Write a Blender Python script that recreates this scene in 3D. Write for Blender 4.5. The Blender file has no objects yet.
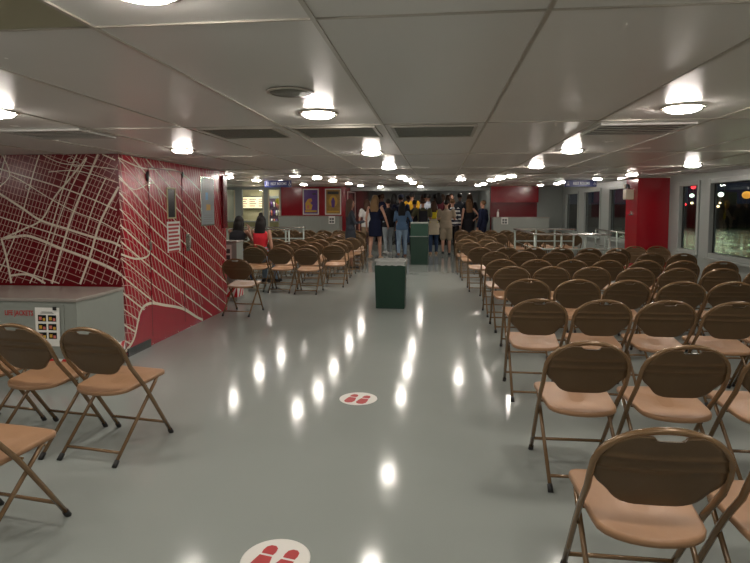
import bpy, bmesh, math, random
from mathutils import Vector, Matrix, noise
random.seed(7)
S = bpy.context.scene
COL = S.collection
PI = math.pi
R = math.radians

# ------------------------------------------------------------------ camera
cam_d = bpy.data.cameras.new('camera')
cam_d.sensor_width = 36
cam_d.lens = 36*560/750
cam_d.clip_end = 400
cam = bpy.data.objects.new('camera', cam_d)
COL.objects.link(cam)
cam.location = (0, 0, 1.5)
cam_d.shift_y = -34.5/750
cam.rotation_euler = (R(90-3.9), 0, R(6.40))
S.camera = cam

# ------------------------------------------------------------------ night sky
world = bpy.data.worlds.new('night_sky')
S.world = world
world.use_nodes = True
world.node_tree.nodes['Background'].inputs[0].default_value = (0.004, 0.005, 0.008, 1)
world.node_tree.nodes['Background'].inputs[1].default_value = 1.0

S.view_settings.view_transform = 'Standard'
S.view_settings.look = 'None'
S.view_settings.gamma = 1
S.view_settings.exposure = 1.06
S.cycles.use_denoising = True
S.cycles.max_bounces = 8
LAMP = 58.0          # strength of every ceiling dome
LAMP_COL = (1.0, 0.925, 0.84, 1)

# ------------------------------------------------------------------ materials
def mat(name, col, rough=0.5, metal=0.0, spec=0.5, noise_amt=0.0, noise_scale=8.0, bump=0.0, bump_scale=40.0,
        coat=0.0, emit=None, estr=0.0, stretch=None, trans=0.0, alpha=1.0, rough_var=0.0):
    m = bpy.data.materials.new(name)
    m.use_nodes = True
    nt = m.node_tree
    b = nt.nodes['Principled BSDF']
    b.inputs['Base Color'].default_value = (*col, 1)
    b.inputs['Roughness'].default_value = rough
    b.inputs['Metallic'].default_value = metal
    b.inputs['Specular IOR Level'].default_value = spec
    b.inputs['Coat Weight'].default_value = coat
    b.inputs['Coat Roughness'].default_value = 0.08
    b.inputs['Transmission Weight'].default_value = trans
    b.inputs['Alpha'].default_value = alpha
    if emit:
        b.inputs['Emission Color'].default_value = (*emit, 1)
        b.inputs['Emission Strength'].default_value = estr
    tc = nt.nodes.new('ShaderNodeTexCoord')
    src = tc.outputs['Object']
    if stretch:
        mp = nt.nodes.new('ShaderNodeMapping')
        mp.inputs['Scale'].default_value = stretch
        nt.links.new(src, mp.inputs['Vector'])
        src = mp.outputs['Vector']
    if noise_amt > 0 or rough_var > 0:
        n = nt.nodes.new('ShaderNodeTexNoise')
        n.inputs['Scale'].default_value = noise_scale
        n.inputs['Detail'].default_value = 5
        nt.links.new(src, n.inputs['Vector'])
        if noise_amt > 0:
            mx = nt.nodes.new('ShaderNodeMix'); mx.data_type = 'RGBA'
            mx.inputs[6].default_value = (*[c*(1-noise_amt) for c in col], 1)
            mx.inputs[7].default_value = (*[min(1, c*(1+noise_amt)) for c in col], 1)
            nt.links.new(n.outputs['Fac'], mx.inputs[0])
            nt.links.new(mx.outputs[2], b.inputs['Base Color'])
        if rough_var > 0:
            mr = nt.nodes.new('ShaderNodeMapRange')
            mr.inputs[3].default_value = rough-rough_var
            mr.inputs[4].default_value = rough+rough_var
            nt.links.new(n.outputs['Fac'], mr.inputs[0])
            nt.links.new(mr.outputs[0], b.inputs['Roughness'])
    if bump > 0:
        n2 = nt.nodes.new('ShaderNodeTexNoise')
        n2.inputs['Scale'].default_value = bump_scale
        n2.inputs['Detail'].default_value = 3
        nt.links.new(src, n2.inputs['Vector'])
        bp = nt.nodes.new('ShaderNodeBump')
        bp.inputs['Strength'].default_value = bump
        bp.inputs['Distance'].default_value = 0.01
        nt.links.new(n2.outputs['Fac'], bp.inputs['Height'])
        nt.links.new(bp.outputs[0], b.inputs['Normal'])
    return m

M = {}
M['floor'] = mat('grey_green_deck_paint', (0.275, 0.298, 0.279), 0.115, spec=0.18, noise_amt=0.06, noise_scale=1.2, bump=0.07, bump_scale=4.5, rough_var=0.04)
M['ceil'] = mat('ceiling_panel_enamel', (0.70, 0.68, 0.65), 0.26, spec=0.22, noise_amt=0.04, noise_scale=1.0, bump=0.12, bump_scale=2.2, rough_var=0.04)
M['ceil2'] = mat('ceiling_panel_enamel_darker', (0.655, 0.635, 0.605), 0.28, spec=0.22, bump=0.12, bump_scale=2.6)
M['ceil_olive'] = mat('ceiling_panel_olive', (0.33, 0.31, 0.20), 0.3, spec=0.5)
M['joint'] = mat('ceiling_joint_strip', (0.40, 0.37, 0.32), 0.3, metal=0.3)
M['dark'] = mat('dark_recess', (0.035, 0.035, 0.03), 0.6)
M['vent'] = mat('vent_grille', (0.11, 0.11, 0.085), 0.45, bump=0.5, bump_scale=160)
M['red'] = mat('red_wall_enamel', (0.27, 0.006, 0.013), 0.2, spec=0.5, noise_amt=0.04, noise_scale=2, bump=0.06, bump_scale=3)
M['red_dark_and_shade'] = mat('deep_red_and_mural_shade', (0.15, 0.004, 0.009), 0.22, spec=0.5, bump=0.06, bump_scale=3)  # deep red parts, and the mural red with shade put into the colour
M['line'] = mat('cream_map_line', (0.80, 0.70, 0.58), 0.25)
M['line_pink'] = mat('thin_pink_map_line', (0.60, 0.36, 0.31), 0.25)
M['grey'] = mat('grey_wall_enamel', (0.22, 0.24, 0.225), 0.35, noise_amt=0.05)
M['greyframe'] = mat('grey_window_frame_paint', (0.30, 0.33, 0.31), 0.32, noise_amt=0.05, noise_scale=5)
M['greydark'] = mat('dark_grey_paint', (0.07, 0.08, 0.08), 0.4)
M['locker'] = mat('painted_locker_steel', (0.27, 0.29, 0.26), 0.38, noise_amt=0.08, noise_scale=4, bump=0.15, bump_scale=14)
M['lockertop'] = mat('painted_locker_lid', (0.30, 0.27, 0.24), 0.22, noise_amt=0.06, noise_scale=5)
M['white'] = mat('white_paint', (0.78, 0.77, 0.72), 0.5)
M['paper'] = mat('paper', (0.80, 0.79, 0.74), 0.6)
M['redink'] = mat('red_ink', (0.42, 0.03, 0.03), 0.5)
M['redpaint'] = mat('bright_red_stripe', (0.55, 0.015, 0.02), 0.35)
M['black'] = mat('black_rubber', (0.012, 0.012, 0.012), 0.6)
M['blackgloss'] = mat('black_gloss', (0.01, 0.01, 0.012), 0.2)
M['chair_frame'] = mat('bronze_enamel_tube', (0.20, 0.118, 0.055), 0.24, metal=0.25, spec=0.6, coat=0.3, noise_amt=0.08, noise_scale=20)
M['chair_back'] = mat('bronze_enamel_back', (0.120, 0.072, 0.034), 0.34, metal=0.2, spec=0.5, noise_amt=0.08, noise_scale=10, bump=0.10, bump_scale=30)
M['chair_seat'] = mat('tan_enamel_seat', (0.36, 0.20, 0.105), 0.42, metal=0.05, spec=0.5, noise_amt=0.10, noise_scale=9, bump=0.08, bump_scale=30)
M['green'] = mat('dark_green_bin', (0.003, 0.030, 0.016), 0.4)
M['green2'] = mat('green_bin_hood', (0.005, 0.045, 0.026), 0.4)
M['rail'] = mat('pale_green_grey_rail', (0.33, 0.38, 0.34), 0.35)
M['steel'] = mat('brushed_steel', (0.55, 0.54, 0.50), 0.22, metal=0.9, noise_amt=0.1, noise_scale=20)
M['blue'] = mat('navy_sign_blue', (0.012, 0.022, 0.13), 0.4)
M['signwhite'] = mat('sign_lettering', (0.75, 0.78, 0.8), 0.5)
M['cream'] = mat('cream_wall', (0.75, 0.66, 0.42), 0.6, noise_amt=0.1)
M['counter'] = mat('cream_counter', (0.5, 0.42, 0.22), 0.5)
M['purple'] = mat('poster_purple', (0.10, 0.03, 0.22), 0.3)
M['gold'] = mat('poster_gold', (0.62, 0.36, 0.04), 0.35)
M['amber'] = mat('poster_amber', (0.35, 0.19, 0.03), 0.35, noise_amt=0.6, noise_scale=14)
M['beige'] = mat('beige_plastic', (0.55, 0.50, 0.38), 0.4)
M['yellow'] = mat('bright_yellow', (0.72, 0.62, 0.03), 0.5)
M['sky'] = mat('light_blue', (0.15, 0.45, 0.75), 0.4)
M['pink'] = mat('warm_pink', (0.60, 0.16, 0.12), 0.4)
M['lampglass'] = mat('lamp_glass', (0.9, 0.88, 0.8), 0.3, emit=LAMP_COL[:3], estr=LAMP)
M['ring'] = mat('lamp_trim_ring', (0.62, 0.57, 0.48), 0.25, metal=0.6)
M['water'] = mat('harbour_water', (0.012, 0.020, 0.014), 0.22, spec=0.8, bump=1.0, bump_scale=0.22)
for n_ in M['water'].node_tree.nodes:
    if n_.type == 'BUMP': n_.inputs['Distance'].default_value = 1.2
M['hull'] = mat('dark_hull', (0.010, 0.012, 0.014), 0.6)
M['deck'] = mat('outer_deck_plate', (0.20, 0.22, 0.20), 0.4)
M['skin_light'] = mat('fair_skin', (0.50, 0.27, 0.19), 0.5)
M['skin_tan'] = mat('tan_skin', (0.36, 0.18, 0.115), 0.5)
M['skin_dark'] = mat('brown_skin', (0.13, 0.065, 0.04), 0.5)
M['eye'] = mat('eye_dark', (0.02, 0.015, 0.01), 0.2)
M['lips'] = mat('lips', (0.32, 0.09, 0.08), 0.5)
def glassmat():
    m = bpy.data.materials.new('window_glass'); m.use_nodes = True
    nt = m.node_tree; nt.nodes.clear()
    o = nt.nodes.new('ShaderNodeOutputMaterial')
    tr = nt.nodes.new('ShaderNodeBsdfTransparent'); tr.inputs[0].default_value = (0.90, 0.94, 0.93, 1)
    gl = nt.nodes.new('ShaderNodeBsdfGlossy'); gl.inputs['Roughness'].default_value = 0.02
    fr = nt.nodes.new('ShaderNodeFresnel'); fr.inputs[0].default_value = 1.5
    mx = nt.nodes.new('ShaderNodeMixShader')
    ge = nt.nodes.new('ShaderNodeNewGeometry'); iv = nt.nodes.new('ShaderNodeMath'); iv.operation = 'SUBTRACT'; iv.inputs[0].default_value = 1.0
    mu = nt.nodes.new('ShaderNodeMath'); mu.operation = 'MULTIPLY'
    nt.links.new(ge.outputs['Backfacing'], iv.inputs[1]); nt.links.new(iv.outputs[0], mu.inputs[0]); nt.links.new(fr.outputs[0], mu.inputs[1])
    nt.links.new(mu.outputs[0], mx.inputs[0]); nt.links.new(tr.outputs[0], mx.inputs[1]); nt.links.new(gl.outputs[0], mx.inputs[2])
    nt.links.new(mx.outputs[0], o.inputs[0])
    return m
M['glass'] = glassmat()
M['plastic_bag'] = mat('clear_bin_liner', (0.62, 0.63, 0.60), 0.2, alpha=0.55, bump=0.8, bump_scale=30)
cloth_cache = {}
def cloth(name, col, rough=0.85):
    if name not in cloth_cache:
        cloth_cache[name] = mat(name, col, rough, spec=0.25, noise_amt=0.15, noise_scale=12, bump=0.4, bump_scale=18)
    return cloth_cache[name]
def lightmat(name, col, s):
    return mat(name, col, 0.5, emit=col, estr=s)

# ------------------------------------------------------------------ object helpers
def tag(o, label=None, cat=None, group=None, kind=None):
    if label: o['label'] = label
    if cat: o['category'] = cat
    if group: o['group'] = group
    if kind: o['kind'] = kind
    return o
def empty(name, loc=(0, 0, 0), rz=0, label=None, cat=None, group=None):
    o = bpy.data.objects.new(name, None)
    o.empty_display_size = 0.1
    COL.objects.link(o); o.location = loc; o.rotation_euler = (0, 0, rz)
    return tag(o, label, cat, group)
def obj(name, bm, mats, parent=None, smooth=False, loc=None):
    me = bpy.data.meshes.new(name)
    bmesh.ops.recalc_face_normals(bm, faces=bm.faces)
    bm.to_mesh(me); bm.free()
    if not isinstance(mats, (list, tuple)): mats = [mats]
    for m in mats: me.materials.append(m)
    if smooth:
        for p in me.polygons: p.use_smooth = True
    o = bpy.data.objects.new(name, me); COL.objects.link(o)
    if parent: o.parent = parent
    if loc: o.location = loc
    return o
def struct(name, bm, mats, smooth=False):
    return tag(obj(name, bm, mats, None, smooth), kind='structure')
def box(bm, x0, x1, y0, y1, z0, z1, mi=0, bevel=0.0):
    vs = [bm.verts.new(p) for p in ((x0,y0,z0),(x1,y0,z0),(x1,y1,z0),(x0,y1,z0),(x0,y0,z1),(x1,y0,z1),(x1,y1,z1),(x0,y1,z1))]
    fs = [bm.faces.new([vs[i] for i in q]) for q in ((0,3,2,1),(4,5,6,7),(0,1,5,4),(1,2,6,5),(2,3,7,6),(3,0,4,7))]
    for f in fs: f.material_index = mi
    if bevel > 0:
        es = list({e for f in fs for e in f.edges})
        r = bmesh.ops.bevel(bm, geom=es, offset=bevel, segments=2, affect='EDGES', profile=0.5)
        for f in r['faces']: f.material_index = mi
    return fs
def mkbox(*a, **k):
    bm = bmesh.new(); box(bm, *a, **k); return bm
def poly(bm, pts, mi=0):
    f = bm.faces.new([bm.verts.new(p) for p in pts]); f.material_index = mi; return f
def tube(bm, pts, rad, seg=10, mi=0, up=None, dome=False, closed=False):
    """sweep; rad is number, list of numbers or list of (rx, ry)"""
    pts = [Vector(p) for p in pts]
    n = len(pts)
    if isinstance(rad, (int, float)): rad = [rad]*n
    rad = [(r, r) if isinstance(r, (int, float)) else r for r in rad]
    ref = Vector(up) if up else None
    rings = []
    prevn = None
    for i, p in enumerate(pts):
        if closed: t = (pts[(i+1) % n]-pts[i-1])
        elif i == 0: t = pts[1]-p
        elif i == n-1: t = p-pts[i-1]
        else: t = (pts[i+1]-p).normalized()+(p-pts[i-1]).normalized()
        t.normalize()
        if ref is not None:
            nx = ref.cross(t)
            if nx.length < 1e-4: nx = Vector((1, 0, 0))
            nx = nx.normalized()
        elif prevn is None:
            a = Vector((0, 0, 1)) if abs(t.z) < 0.9 else Vector((0, 1, 0))
            nx = a.cross(t).normalized()
        else:
            nx = (prevn-t*prevn.dot(t)).normalized()
        prevn = nx
        ny = t.cross(nx)
        rx, ry = rad[i]
        rings.append([bm.verts.new(p+nx*rx*math.cos(2*PI*k/seg)+ny*ry*math.sin(2*PI*k/seg)) for k in range(seg)])
    m = n if closed else n-1
    for i in range(m):
        a, b = rings[i], rings[(i+1) % n]
        for k in range(seg):
            f = bm.faces.new((a[k], a[(k+1) % seg], b[(k+1) % seg], b[k])); f.material_index = mi; f.smooth = True
    if not closed:
        for rg, sgn, i in ((rings[0], -1, 0), (rings[-1], 1, n-1)):
            if dome:
                t = (pts[1]-pts[0]).normalized() if i == 0 else (pts[-1]-pts[-2]).normalized()
                r = min(rad[i])
                cur = rg
                for st in (0.5, 0.85):
                    nr = []
                    for v in rg:
                        nr.append(bm.verts.new(pts[i]+(v.co-pts[i])*math.cos(st*PI/2)+t*sgn*r*math.sin(st*PI/2)))
                    for k in range(seg):
                        bm.faces.new((cur[k], cur[(k+1) % seg], nr[(k+1) % seg], nr[k])).material_index = mi
                    cur = nr
                bm.faces.new(cur).material_index = mi
            else:
                bm.faces.new(rg if sgn > 0 else rg[::-1]).material_index = mi
def lathe(bm, prof, seg=24, c=(0, 0, 0), mi=0, cap=True):
    rings = []
    for r, z in prof:
        rings.append([bm.verts.new((c[0]+r*math.cos(2*PI*k/seg), c[1]+r*math.sin(2*PI*k/seg), c[2]+z)) for k in range(seg)])
    for a, b in zip(rings, rings[1:]):
        for k in range(seg):
            f = bm.faces.new((a[k], a[(k+1) % seg], b[(k+1) % seg], b[k])); f.material_index = mi; f.smooth = True
    if cap:
        bm.faces.new(rings[0][::-1]).material_index = mi
        bm.faces.new(rings[-1]).material_index = mi
def ellipsoid(bm, c, r, seg=16, rings=10, mi=0, rot=None):
    mtx = Matrix.Translation(c) @ (rot.to_matrix().to_4x4() if rot else Matrix()) @ Matrix.Diagonal((*r, 1))
    res = bmesh.ops.create_uvsphere(bm, u_segments=seg, v_segments=rings, radius=1, matrix=mtx)
    for v in res['verts']:
        for f in v.link_faces: f.material_index = mi; f.smooth = True
def text_bm(txt, size, align='CENTER', ext=0.0015, xs=1.0):
    cu = bpy.data.curves.new('lettering', 'FONT')
    cu.body = txt; cu.size = size; cu.align_x = align; cu.align_y = 'CENTER'; cu.extrude = ext; cu.resolution_u = 2; cu.offset = size*0.012
    o = bpy.data.objects.new('lettering', cu); COL.objects.link(o)
    dg = bpy.context.evaluated_depsgraph_get()
    me = bpy.data.meshes.new_from_object(o.evaluated_get(dg))
    bm = bmesh.new(); bm.from_mesh(me)
    for v in bm.verts: v.co.x *= xs
    bpy.data.objects.remove(o); bpy.data.meshes.remove(me); bpy.data.curves.remove(cu)
    return bm
def xf(bm, mtx):
    bmesh.ops.transform(bm, matrix=mtx, verts=bm.verts); return bm
FRONT = Matrix(((1,0,0,0),(0,0,-1,0),(0,1,0,0),(0,0,0,1)))            # text standing up, read while looking +Y
def front(x, y, z): return Matrix.Translation((x, y, z)) @ FRONT
SIDE = Matrix.Rotation(PI/2, 4, 'Z') @ FRONT                          # on a wall facing +X, read while looking -X
def side(x, y, z): return Matrix.Translation((x, y, z)) @ SIDE
def remeshed(name, bm, mats, parent, voxel=0.016, smooth_it=2):
    me = bpy.data.meshes.new(name)
    bmesh.ops.recalc_face_normals(bm, faces=bm.faces)
    bm.to_mesh(me); bm.free()
    o = bpy.data.objects.new(name, me); COL.objects.link(o)
    r = o.modifiers.new('r', 'REMESH'); r.mode = 'VOXEL'; r.voxel_size = voxel; r.use_smooth_shade = True
    s = o.modifiers.new('s', 'SMOOTH'); s.factor = 0.5; s.iterations = smooth_it
    dg = bpy.context.evaluated_depsgraph_get()
    m2 = bpy.data.meshes.new_from_object(o.evaluated_get(dg))
    m2.name = name
    bpy.data.objects.remove(o); bpy.data.meshes.remove(me)
    m2.materials.clear()
    if not isinstance(mats, (list, tuple)): mats = [mats]
    for m in mats: m2.materials.append(m)
    for p in m2.polygons: p.use_smooth = True; p.material_index = 0
    o2 = bpy.data.objects.new(name, m2); COL.objects.link(o2)
    if parent: o2.parent = parent
    return o2
def copy_tree(o, parent=None):
    c = o.copy(); COL.objects.link(c)
    if parent: c.parent = parent
    for ch in list(o.children): copy_tree(ch, c)
    return c

# ------------------------------------------------------------------ the deck: floor, ceiling, walls
CE = 2.04
def ceil(Y): return CE+0.02*max(0.0, Y-7.5)
XL, XR, YB, YE = -8.2, 4.28, -3.2, 26.0
CX, CF, CBK = -3.12, 5.22, 8.0        # red casing: right face, front face, back face

struct('floor', mkbox(XL-0.1, XR+0.1, YB-0.1, YE+0.1, -0.08, 0.0), M['floor'])
# low raised landing at the far end where the passengers queue
struct('trim_9', mkbox(-3.2, 1.8, 20.05, YE, 0.001, 0.20), M['floor'])

bm = bmesh.new()
xs = [XL-0.1, -7.02, -6.35, -5.68, -5.01, -4.34, -3.67, -3.0, -2.34, -1.68, -1.02, -0.355, 0.295, 0.98, 1.65, 2.32, 2.99, 3.66, XR+0.1]
ys = [YB-0.1, -0.4, 1.60, 3.60, 5.6, 7.5, 9.6, 11.6, 13.6, 15.6, 17.6, 19.6, 21.6, 23.6, YE+0.1]
for i in range(len(xs)-1):
    for j in range(len(ys)-1):
        mi = 1 if (i*7+j*3) % 5 in (1, 3) else 0
        if xs[i] < -1.05 and xs[i] > -1.7 and ys[j] < 1 and ys[j] > -1: mi = 2
        if xs[i] < -1.7 and xs[i] > -2.4 and ys[j] < 1 and ys[j] > -1: mi = 2
        a, b, c, d = xs[i], xs[i+1], ys[j], ys[j+1]
        poly(bm, [(a,c,ceil(c)),(b,c,ceil(c)),(b,d,ceil(d)),(a,d,ceil(d))], mi)
        poly(bm, [(a,c,ceil(c)+.08),(a,d,ceil(d)+.08),(b,d,ceil(d)+.08),(b,c,ceil(c)+.08)], mi)
tag(obj('ceiling', bm, [M['ceil'], M['ceil2'], M['ceil_olive']]), kind='structure')
bm = bmesh.new()
for x in xs[1:-1]:
    w = 0.007
    for (a, b) in ((YB, 7.5), (7.5, YE)):
        za, zb = ceil(a), ceil(b)
        vs = [(x-w,a,za-.006),(x+w,a,za-.006),(x+w,b,zb-.006),(x-w,b,zb-.006)]
        poly(bm, vs)
        poly(bm, [(x-w,a,za+.002),(x-w,a,za-.006),(x-w,b,zb-.006),(x-w,b,zb+.002)])
        poly(bm, [(x+w,a,za+.002),(x+w,b,zb+.002),(x+w,b,zb-.006),(x+w,a,za-.006)])
for y in ys[1:-1]:
    box(bm, XL, XR, y-.004, y+.004, ceil(y)-.005, ceil(y)+.002)
struct('trim_1', bm, M['joint'])

# outer walls
def wallbox(name, x0, x1, y0, y1, z0=0.0, z1=None, m='grey'):
    return struct(name, mkbox(x0, x1, y0, y1, z0, z1 if z1 else max(ceil(y0), ceil(y1))+0.02), M[m])
wallbox('wall_back', XL-.1, XR+.1, YB-.1, YB)
wallbox('wall_left', XL-.1, XL, YB, 22.0)
wallbox('wall_end', -3.3, 1.95, YE, YE+.1, 0, ceil(YE)+.02)

# ------------------------------------------------------------------ red casing with the street map mural
def clip_seg(p, q, x0, x1, y0, y1):
    t0, t1 = 0.0, 1.0
    dx, dy = q[0]-p[0], q[1]-p[1]
    for pp, qq in ((-dx, p[0]-x0), (dx, x1-p[0]), (-dy, p[1]-y0), (dy, y1-p[1])):
        if abs(pp) < 1e-9:
            if qq < 0: return None
        else:
            r = qq/pp
            if pp < 0: t0 = max(t0, r)
            else: t1 = min(t1, r)
    if t0 >= t1: return None
    return (p[0]+dx*t0, p[1]+dy*t0), (p[0]+dx*t1, p[1]+dy*t1)
strip_n = [0]
def strip(bm, place, pts, w, rect, mi, lift0):
    strip_n[0] += 1
    for si, (p, q) in enumerate(zip(pts, pts[1:])):
        lift = lift0+(strip_n[0] % 8)*0.0002+(si % 2)*0.0001
        c = clip_seg(p, q, *rect)
        if not c: continue
        a, b = Vector(c[0]), Vector(c[1])
        d = (b-a)
        if d.length < 1e-4: continue
        d.normalize(); n = Vector((-d.y, d.x))*w/2
        e = d*w*0.2
        poly(bm, [place(v.x, v.y, lift) for v in (a+n-e, a-n-e, b-n+e, b+n+e)], mi)
def curve_pts(pts, n=8):
    out = []
    P = [pts[0]]+list(pts)+[pts[-1]]
    for i in range(1, len(P)-2):
        for k in range(n):
            t = k/n
            out.append(tuple(0.5*((2*P[i][j])+(-P[i-1][j]+P[i+1][j])*t+(2*P[i-1][j]-5*P[i][j]+4*P[i+1][j]-P[i+2][j])*t*t+(-P[i-1][j]+3*P[i][j]-3*P[i+1][j]+P[i+2][j])*t**3) for j in (0, 1)))
    out.append(tuple(pts[-1]))
    return out

# front face of the casing: x across, z up (photo frame x 0..118 -> x -4.10..-3.15)
bm = bmesh.new()
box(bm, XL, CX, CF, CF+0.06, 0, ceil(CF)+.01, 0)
def pf(u, v, l): return (u, CF-l, v)
rect = (-5.6, CX-0.004, 0.75, 2.035)
rnd = random.Random(3)
PX0, PZ = -4.40, 0.0100
def fp(px, py):   # a pixel of the 523x563 crop of the wall (x/4.02, 150+y/4.02) as a place on this wall
    X = px/4.023; Y = 150+py/4.023
    return (PX0+X*(CX-PX0)/117.0, 1.5-(Y-209)*PZ)
segs = []
# fine streets running down to the left, warped, with cross streets
def warp(u, v): return (u+0.05*math.sin(v*2.3+u*1.7), v+0.035*math.sin(u*3.1+1.0))
for i in range(-42, 46):
    u0 = -4.6+i*0.044
    w = 0.0060
    if i % 9 == 1: w = 0.013
    pts = []
    for k in range(13):
        v = 0.72+k*0.11
        u = u0+(v-0.7)*0.50
        pts.append(warp(u, v))
    a = 0 if rnd.random() < .7 else rnd.randint(0, 5)
    b = 13 if rnd.random() < .7 else rnd.randint(8, 12)
    strip(bm, pf, pts[a:b], w, rect, 1 if w > .006 else 2, 0.0012)
for i in range(-10, 38):
    v0 = 0.35+i*0.070
    w = 0.0060 if i % 7 else 0.012
    pts = []
    for k in range(16):
        u = -5.7+k*0.17
        v = v0-(u+4.1)*0.42+0.07*math.sin((u+4.1)*2.0)
        pts.append((u, v))
    strip(bm, pf, pts, w, rect, 1 if w > .006 else 2, 0.0016)
for P, w in (
    ([(0,360),(60,350),(120,350),(245,400),(340,435),(440,480),(520,545)], 0.026),
    ([(0,175),(90,235),(160,283),(270,320),(370,352),(450,375),(520,420)], 0.022),
    ([(190,560),(240,400),(290,255),(360,100),(400,10)], 0.020),
    ([(300,560),(350,430),(395,290),(470,150)], 0.022),
    ([(150,560),(200,380),(270,190),(350,40)], 0.010),
    ([(0,360),(18,440),(35,560)], 0.022),
    ([(0,150),(45,100),(20,20)], 0.011),
    ([(45,100),(100,130),(200,195),(300,250),(400,290),(520,360)], 0.010),
    ([(0,360),(90,320),(165,280),(220,190),(280,120),(350,35)], 0.016),
    ([(160,10),(250,55),(380,70),(520,90)], 0.008),
    ([(30,510),(100,505),(170,540)], 0.020),
    ([(200,90),(280,85),(350,95),(470,135)], 0.008)):
    strip(bm, pf, curve_pts([fp(*p) for p in P]), w, rect, 1, 0.002)
for cx, cz in ((-3.62, 1.98), (-3.56, 1.94), (-4.08, 1.72)):   # interchange loops
    pts = [(cx+0.035*math.cos(a*PI/6), cz+0.025*math.sin(a*PI/6)) for a in range(13)]
    strip(bm, pf, pts, 0.005, rect, 1, 0.0022)
struct('wall_front_casing', bm, [M['red_dark_and_shade'], M['line'], M['line_pink']])  # same paint as the side face, darkened here to stand for shade

# side face: y along, z up
bm = bmesh.new()
box(bm, CX-0.06, CX, CF+0.06, CBK, 0, ceil(CBK)+.01, 0)
box(bm, XL, CX-0.06, CBK-0.06, CBK, 0, ceil(CBK)+.01, 0)
def ps(u, v, l): return (CX+l, u, v)
rect = (CF, CBK-0.01, 0.02, 2.035)
for i in range(-8, 64):       # dense fine streets, nearly upright
    y0 = 4.7+i*0.066
    pts = [(y0+(2.05-k*0.26)*(-0.30)+0.55+0.02*math.sin(k*1.3+i*.4), 2.05-k*0.26) for k in range(9)]
    lo = 0 if rnd.random() < .75 else rnd.randint(1, 3)
    hi = 9 if i < 16 or rnd.random() < .5 else rnd.randint(6, 8)
    strip(bm, ps, pts[lo:hi], 0.0095, rect, 2, 0.0012)
for i in range(0, 23):        # avenues falling to the right
    v0 = 2.62-i*0.165
    strip(bm, ps, curve_pts([(5.0, v0), (5.9, v0-0.52+0.02*math.sin(i)), (6.9, v0-1.02), (8.1, v0-1.62)]), 0.017 if i % 3 else 0.011, rect, 1, 0.002)
for i in range(0, 26):
    v0 = 2.35-i*0.095
    strip(bm, ps, curve_pts([(CF, v0), (CF+0.2, v0-0.06-.02*math.sin(i)), (CF+.55, v0-0.30)], 5), 0.007, rect, 2, 0.0015)
strip(bm, ps, curve_pts([(5.2, 0.05), (5.4, 0.16), (5.55, 0.42), (5.75, 0.47), (6.05, 0.40), (6.5, 0.28), (6.9, 0.10), (7.1, .02)]), 0.03, rect, 1, 0.0052)
strip(bm, ps, curve_pts([(5.22, 1.05), (5.5, 0.98), (5.75, 1.0), (5.8, 1.15)]), 0.02, rect, 1, 0.0026)
strip(bm, ps, curve_pts([(5.22, 1.80), (5.5, 1.70), (5.9, 1.78), (6.1, 1.55)]), 0.012, rect, 1, 0.0026)
strip(bm, ps, curve_pts([(5.22, 2.0), (5.7, 1.93), (6.5, 1.95), (7.2, 1.7)]), 0.014, rect, 1, 0.0026)
strip(bm, ps, curve_pts([(6.9, 1.75), (7.0, 1.5), (7.15, 1.35), (7.25, 1.5), (7.4, 1.3)]), 0.012, rect, 1, 0.0026)
# pointed arrow shape near the floor without streets
M['red_side_lit'] = mat('mural_red_lit_side', (0.36, 0.008, 0.022), 0.18, spec=0.5, noise_amt=0.04, noise_scale=2, bump=0.06, bump_scale=3)  # same paint as the front face, brightened to stand for light on it
struct('wall_side_casing', bm, [M['red_side_lit'], M['line'], M['line_pink']])
# unprinted lower field on the side wall
bm = bmesh.new()
low = [(5.24, .02), (5.42, .16), (5.56, .40), (5.75, .46), (6.05, .40), (6.5, .27), (6.88, .10), (7.05, .02)]
poly(bm, [ps(u, v, 0.0048) for u, v in low]); struct('trim_2', bm, M['red_side_lit'])
struct('baseboard_casing', mkbox(CX, CX+0.02, 5.27, 5.72, 0.0, 0.085), M['blackgloss'])
# the door in the side casing: a narrow raised edge, push plate seams
d = empty('door_1', (CX, 5.78, 0)); tag(d, kind='structure')
bm = bmesh.new()
for a, b, c, e in ((0, 0.012, .1, 1.95), (0.80, 0.812, .1, 1.95), (0, .812, 1.94, 1.952)):
    box(bm, 0.0, 0.007, a, b, c, e)
obj('door_frame', bm, M['red_dark_and_shade'], d)
bm = mkbox(0.001, 0.006, 0.42, 0.60, 1.40, 1.73); box(bm, 0.006, 0.012, 0.40, 0.62, 1.385, 1.40, 1); box(bm, 0.006, .012, .40, .62, 1.73, 1.75, 1); box(bm, .006, .012, .40, .42, 1.4, 1.73, 1); box(bm, .006, .012, .60, .62, 1.4, 1.73, 1)
obj('viewing_window', bm, [M['blackgloss'], M['counter']], d)
bm = bmesh.new(); tube(bm, [(0.002, .93, 1.16), (.035, .93, 1.15), (.035, .93, 1.02), (.002, .93, 1.01)], .012); box(bm, .001, .008, .88, .98, .97, 1.19, 0, .003)
obj('door_handle', bm, M['steel'], d)
# hinges of the door
for zz in (1.72, 1.05):
    obj('hinge', mkbox(0.004, 0.02, -0.02, 0.01, zz, zz+.09, bevel=.003), M['steel'], d)

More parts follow.
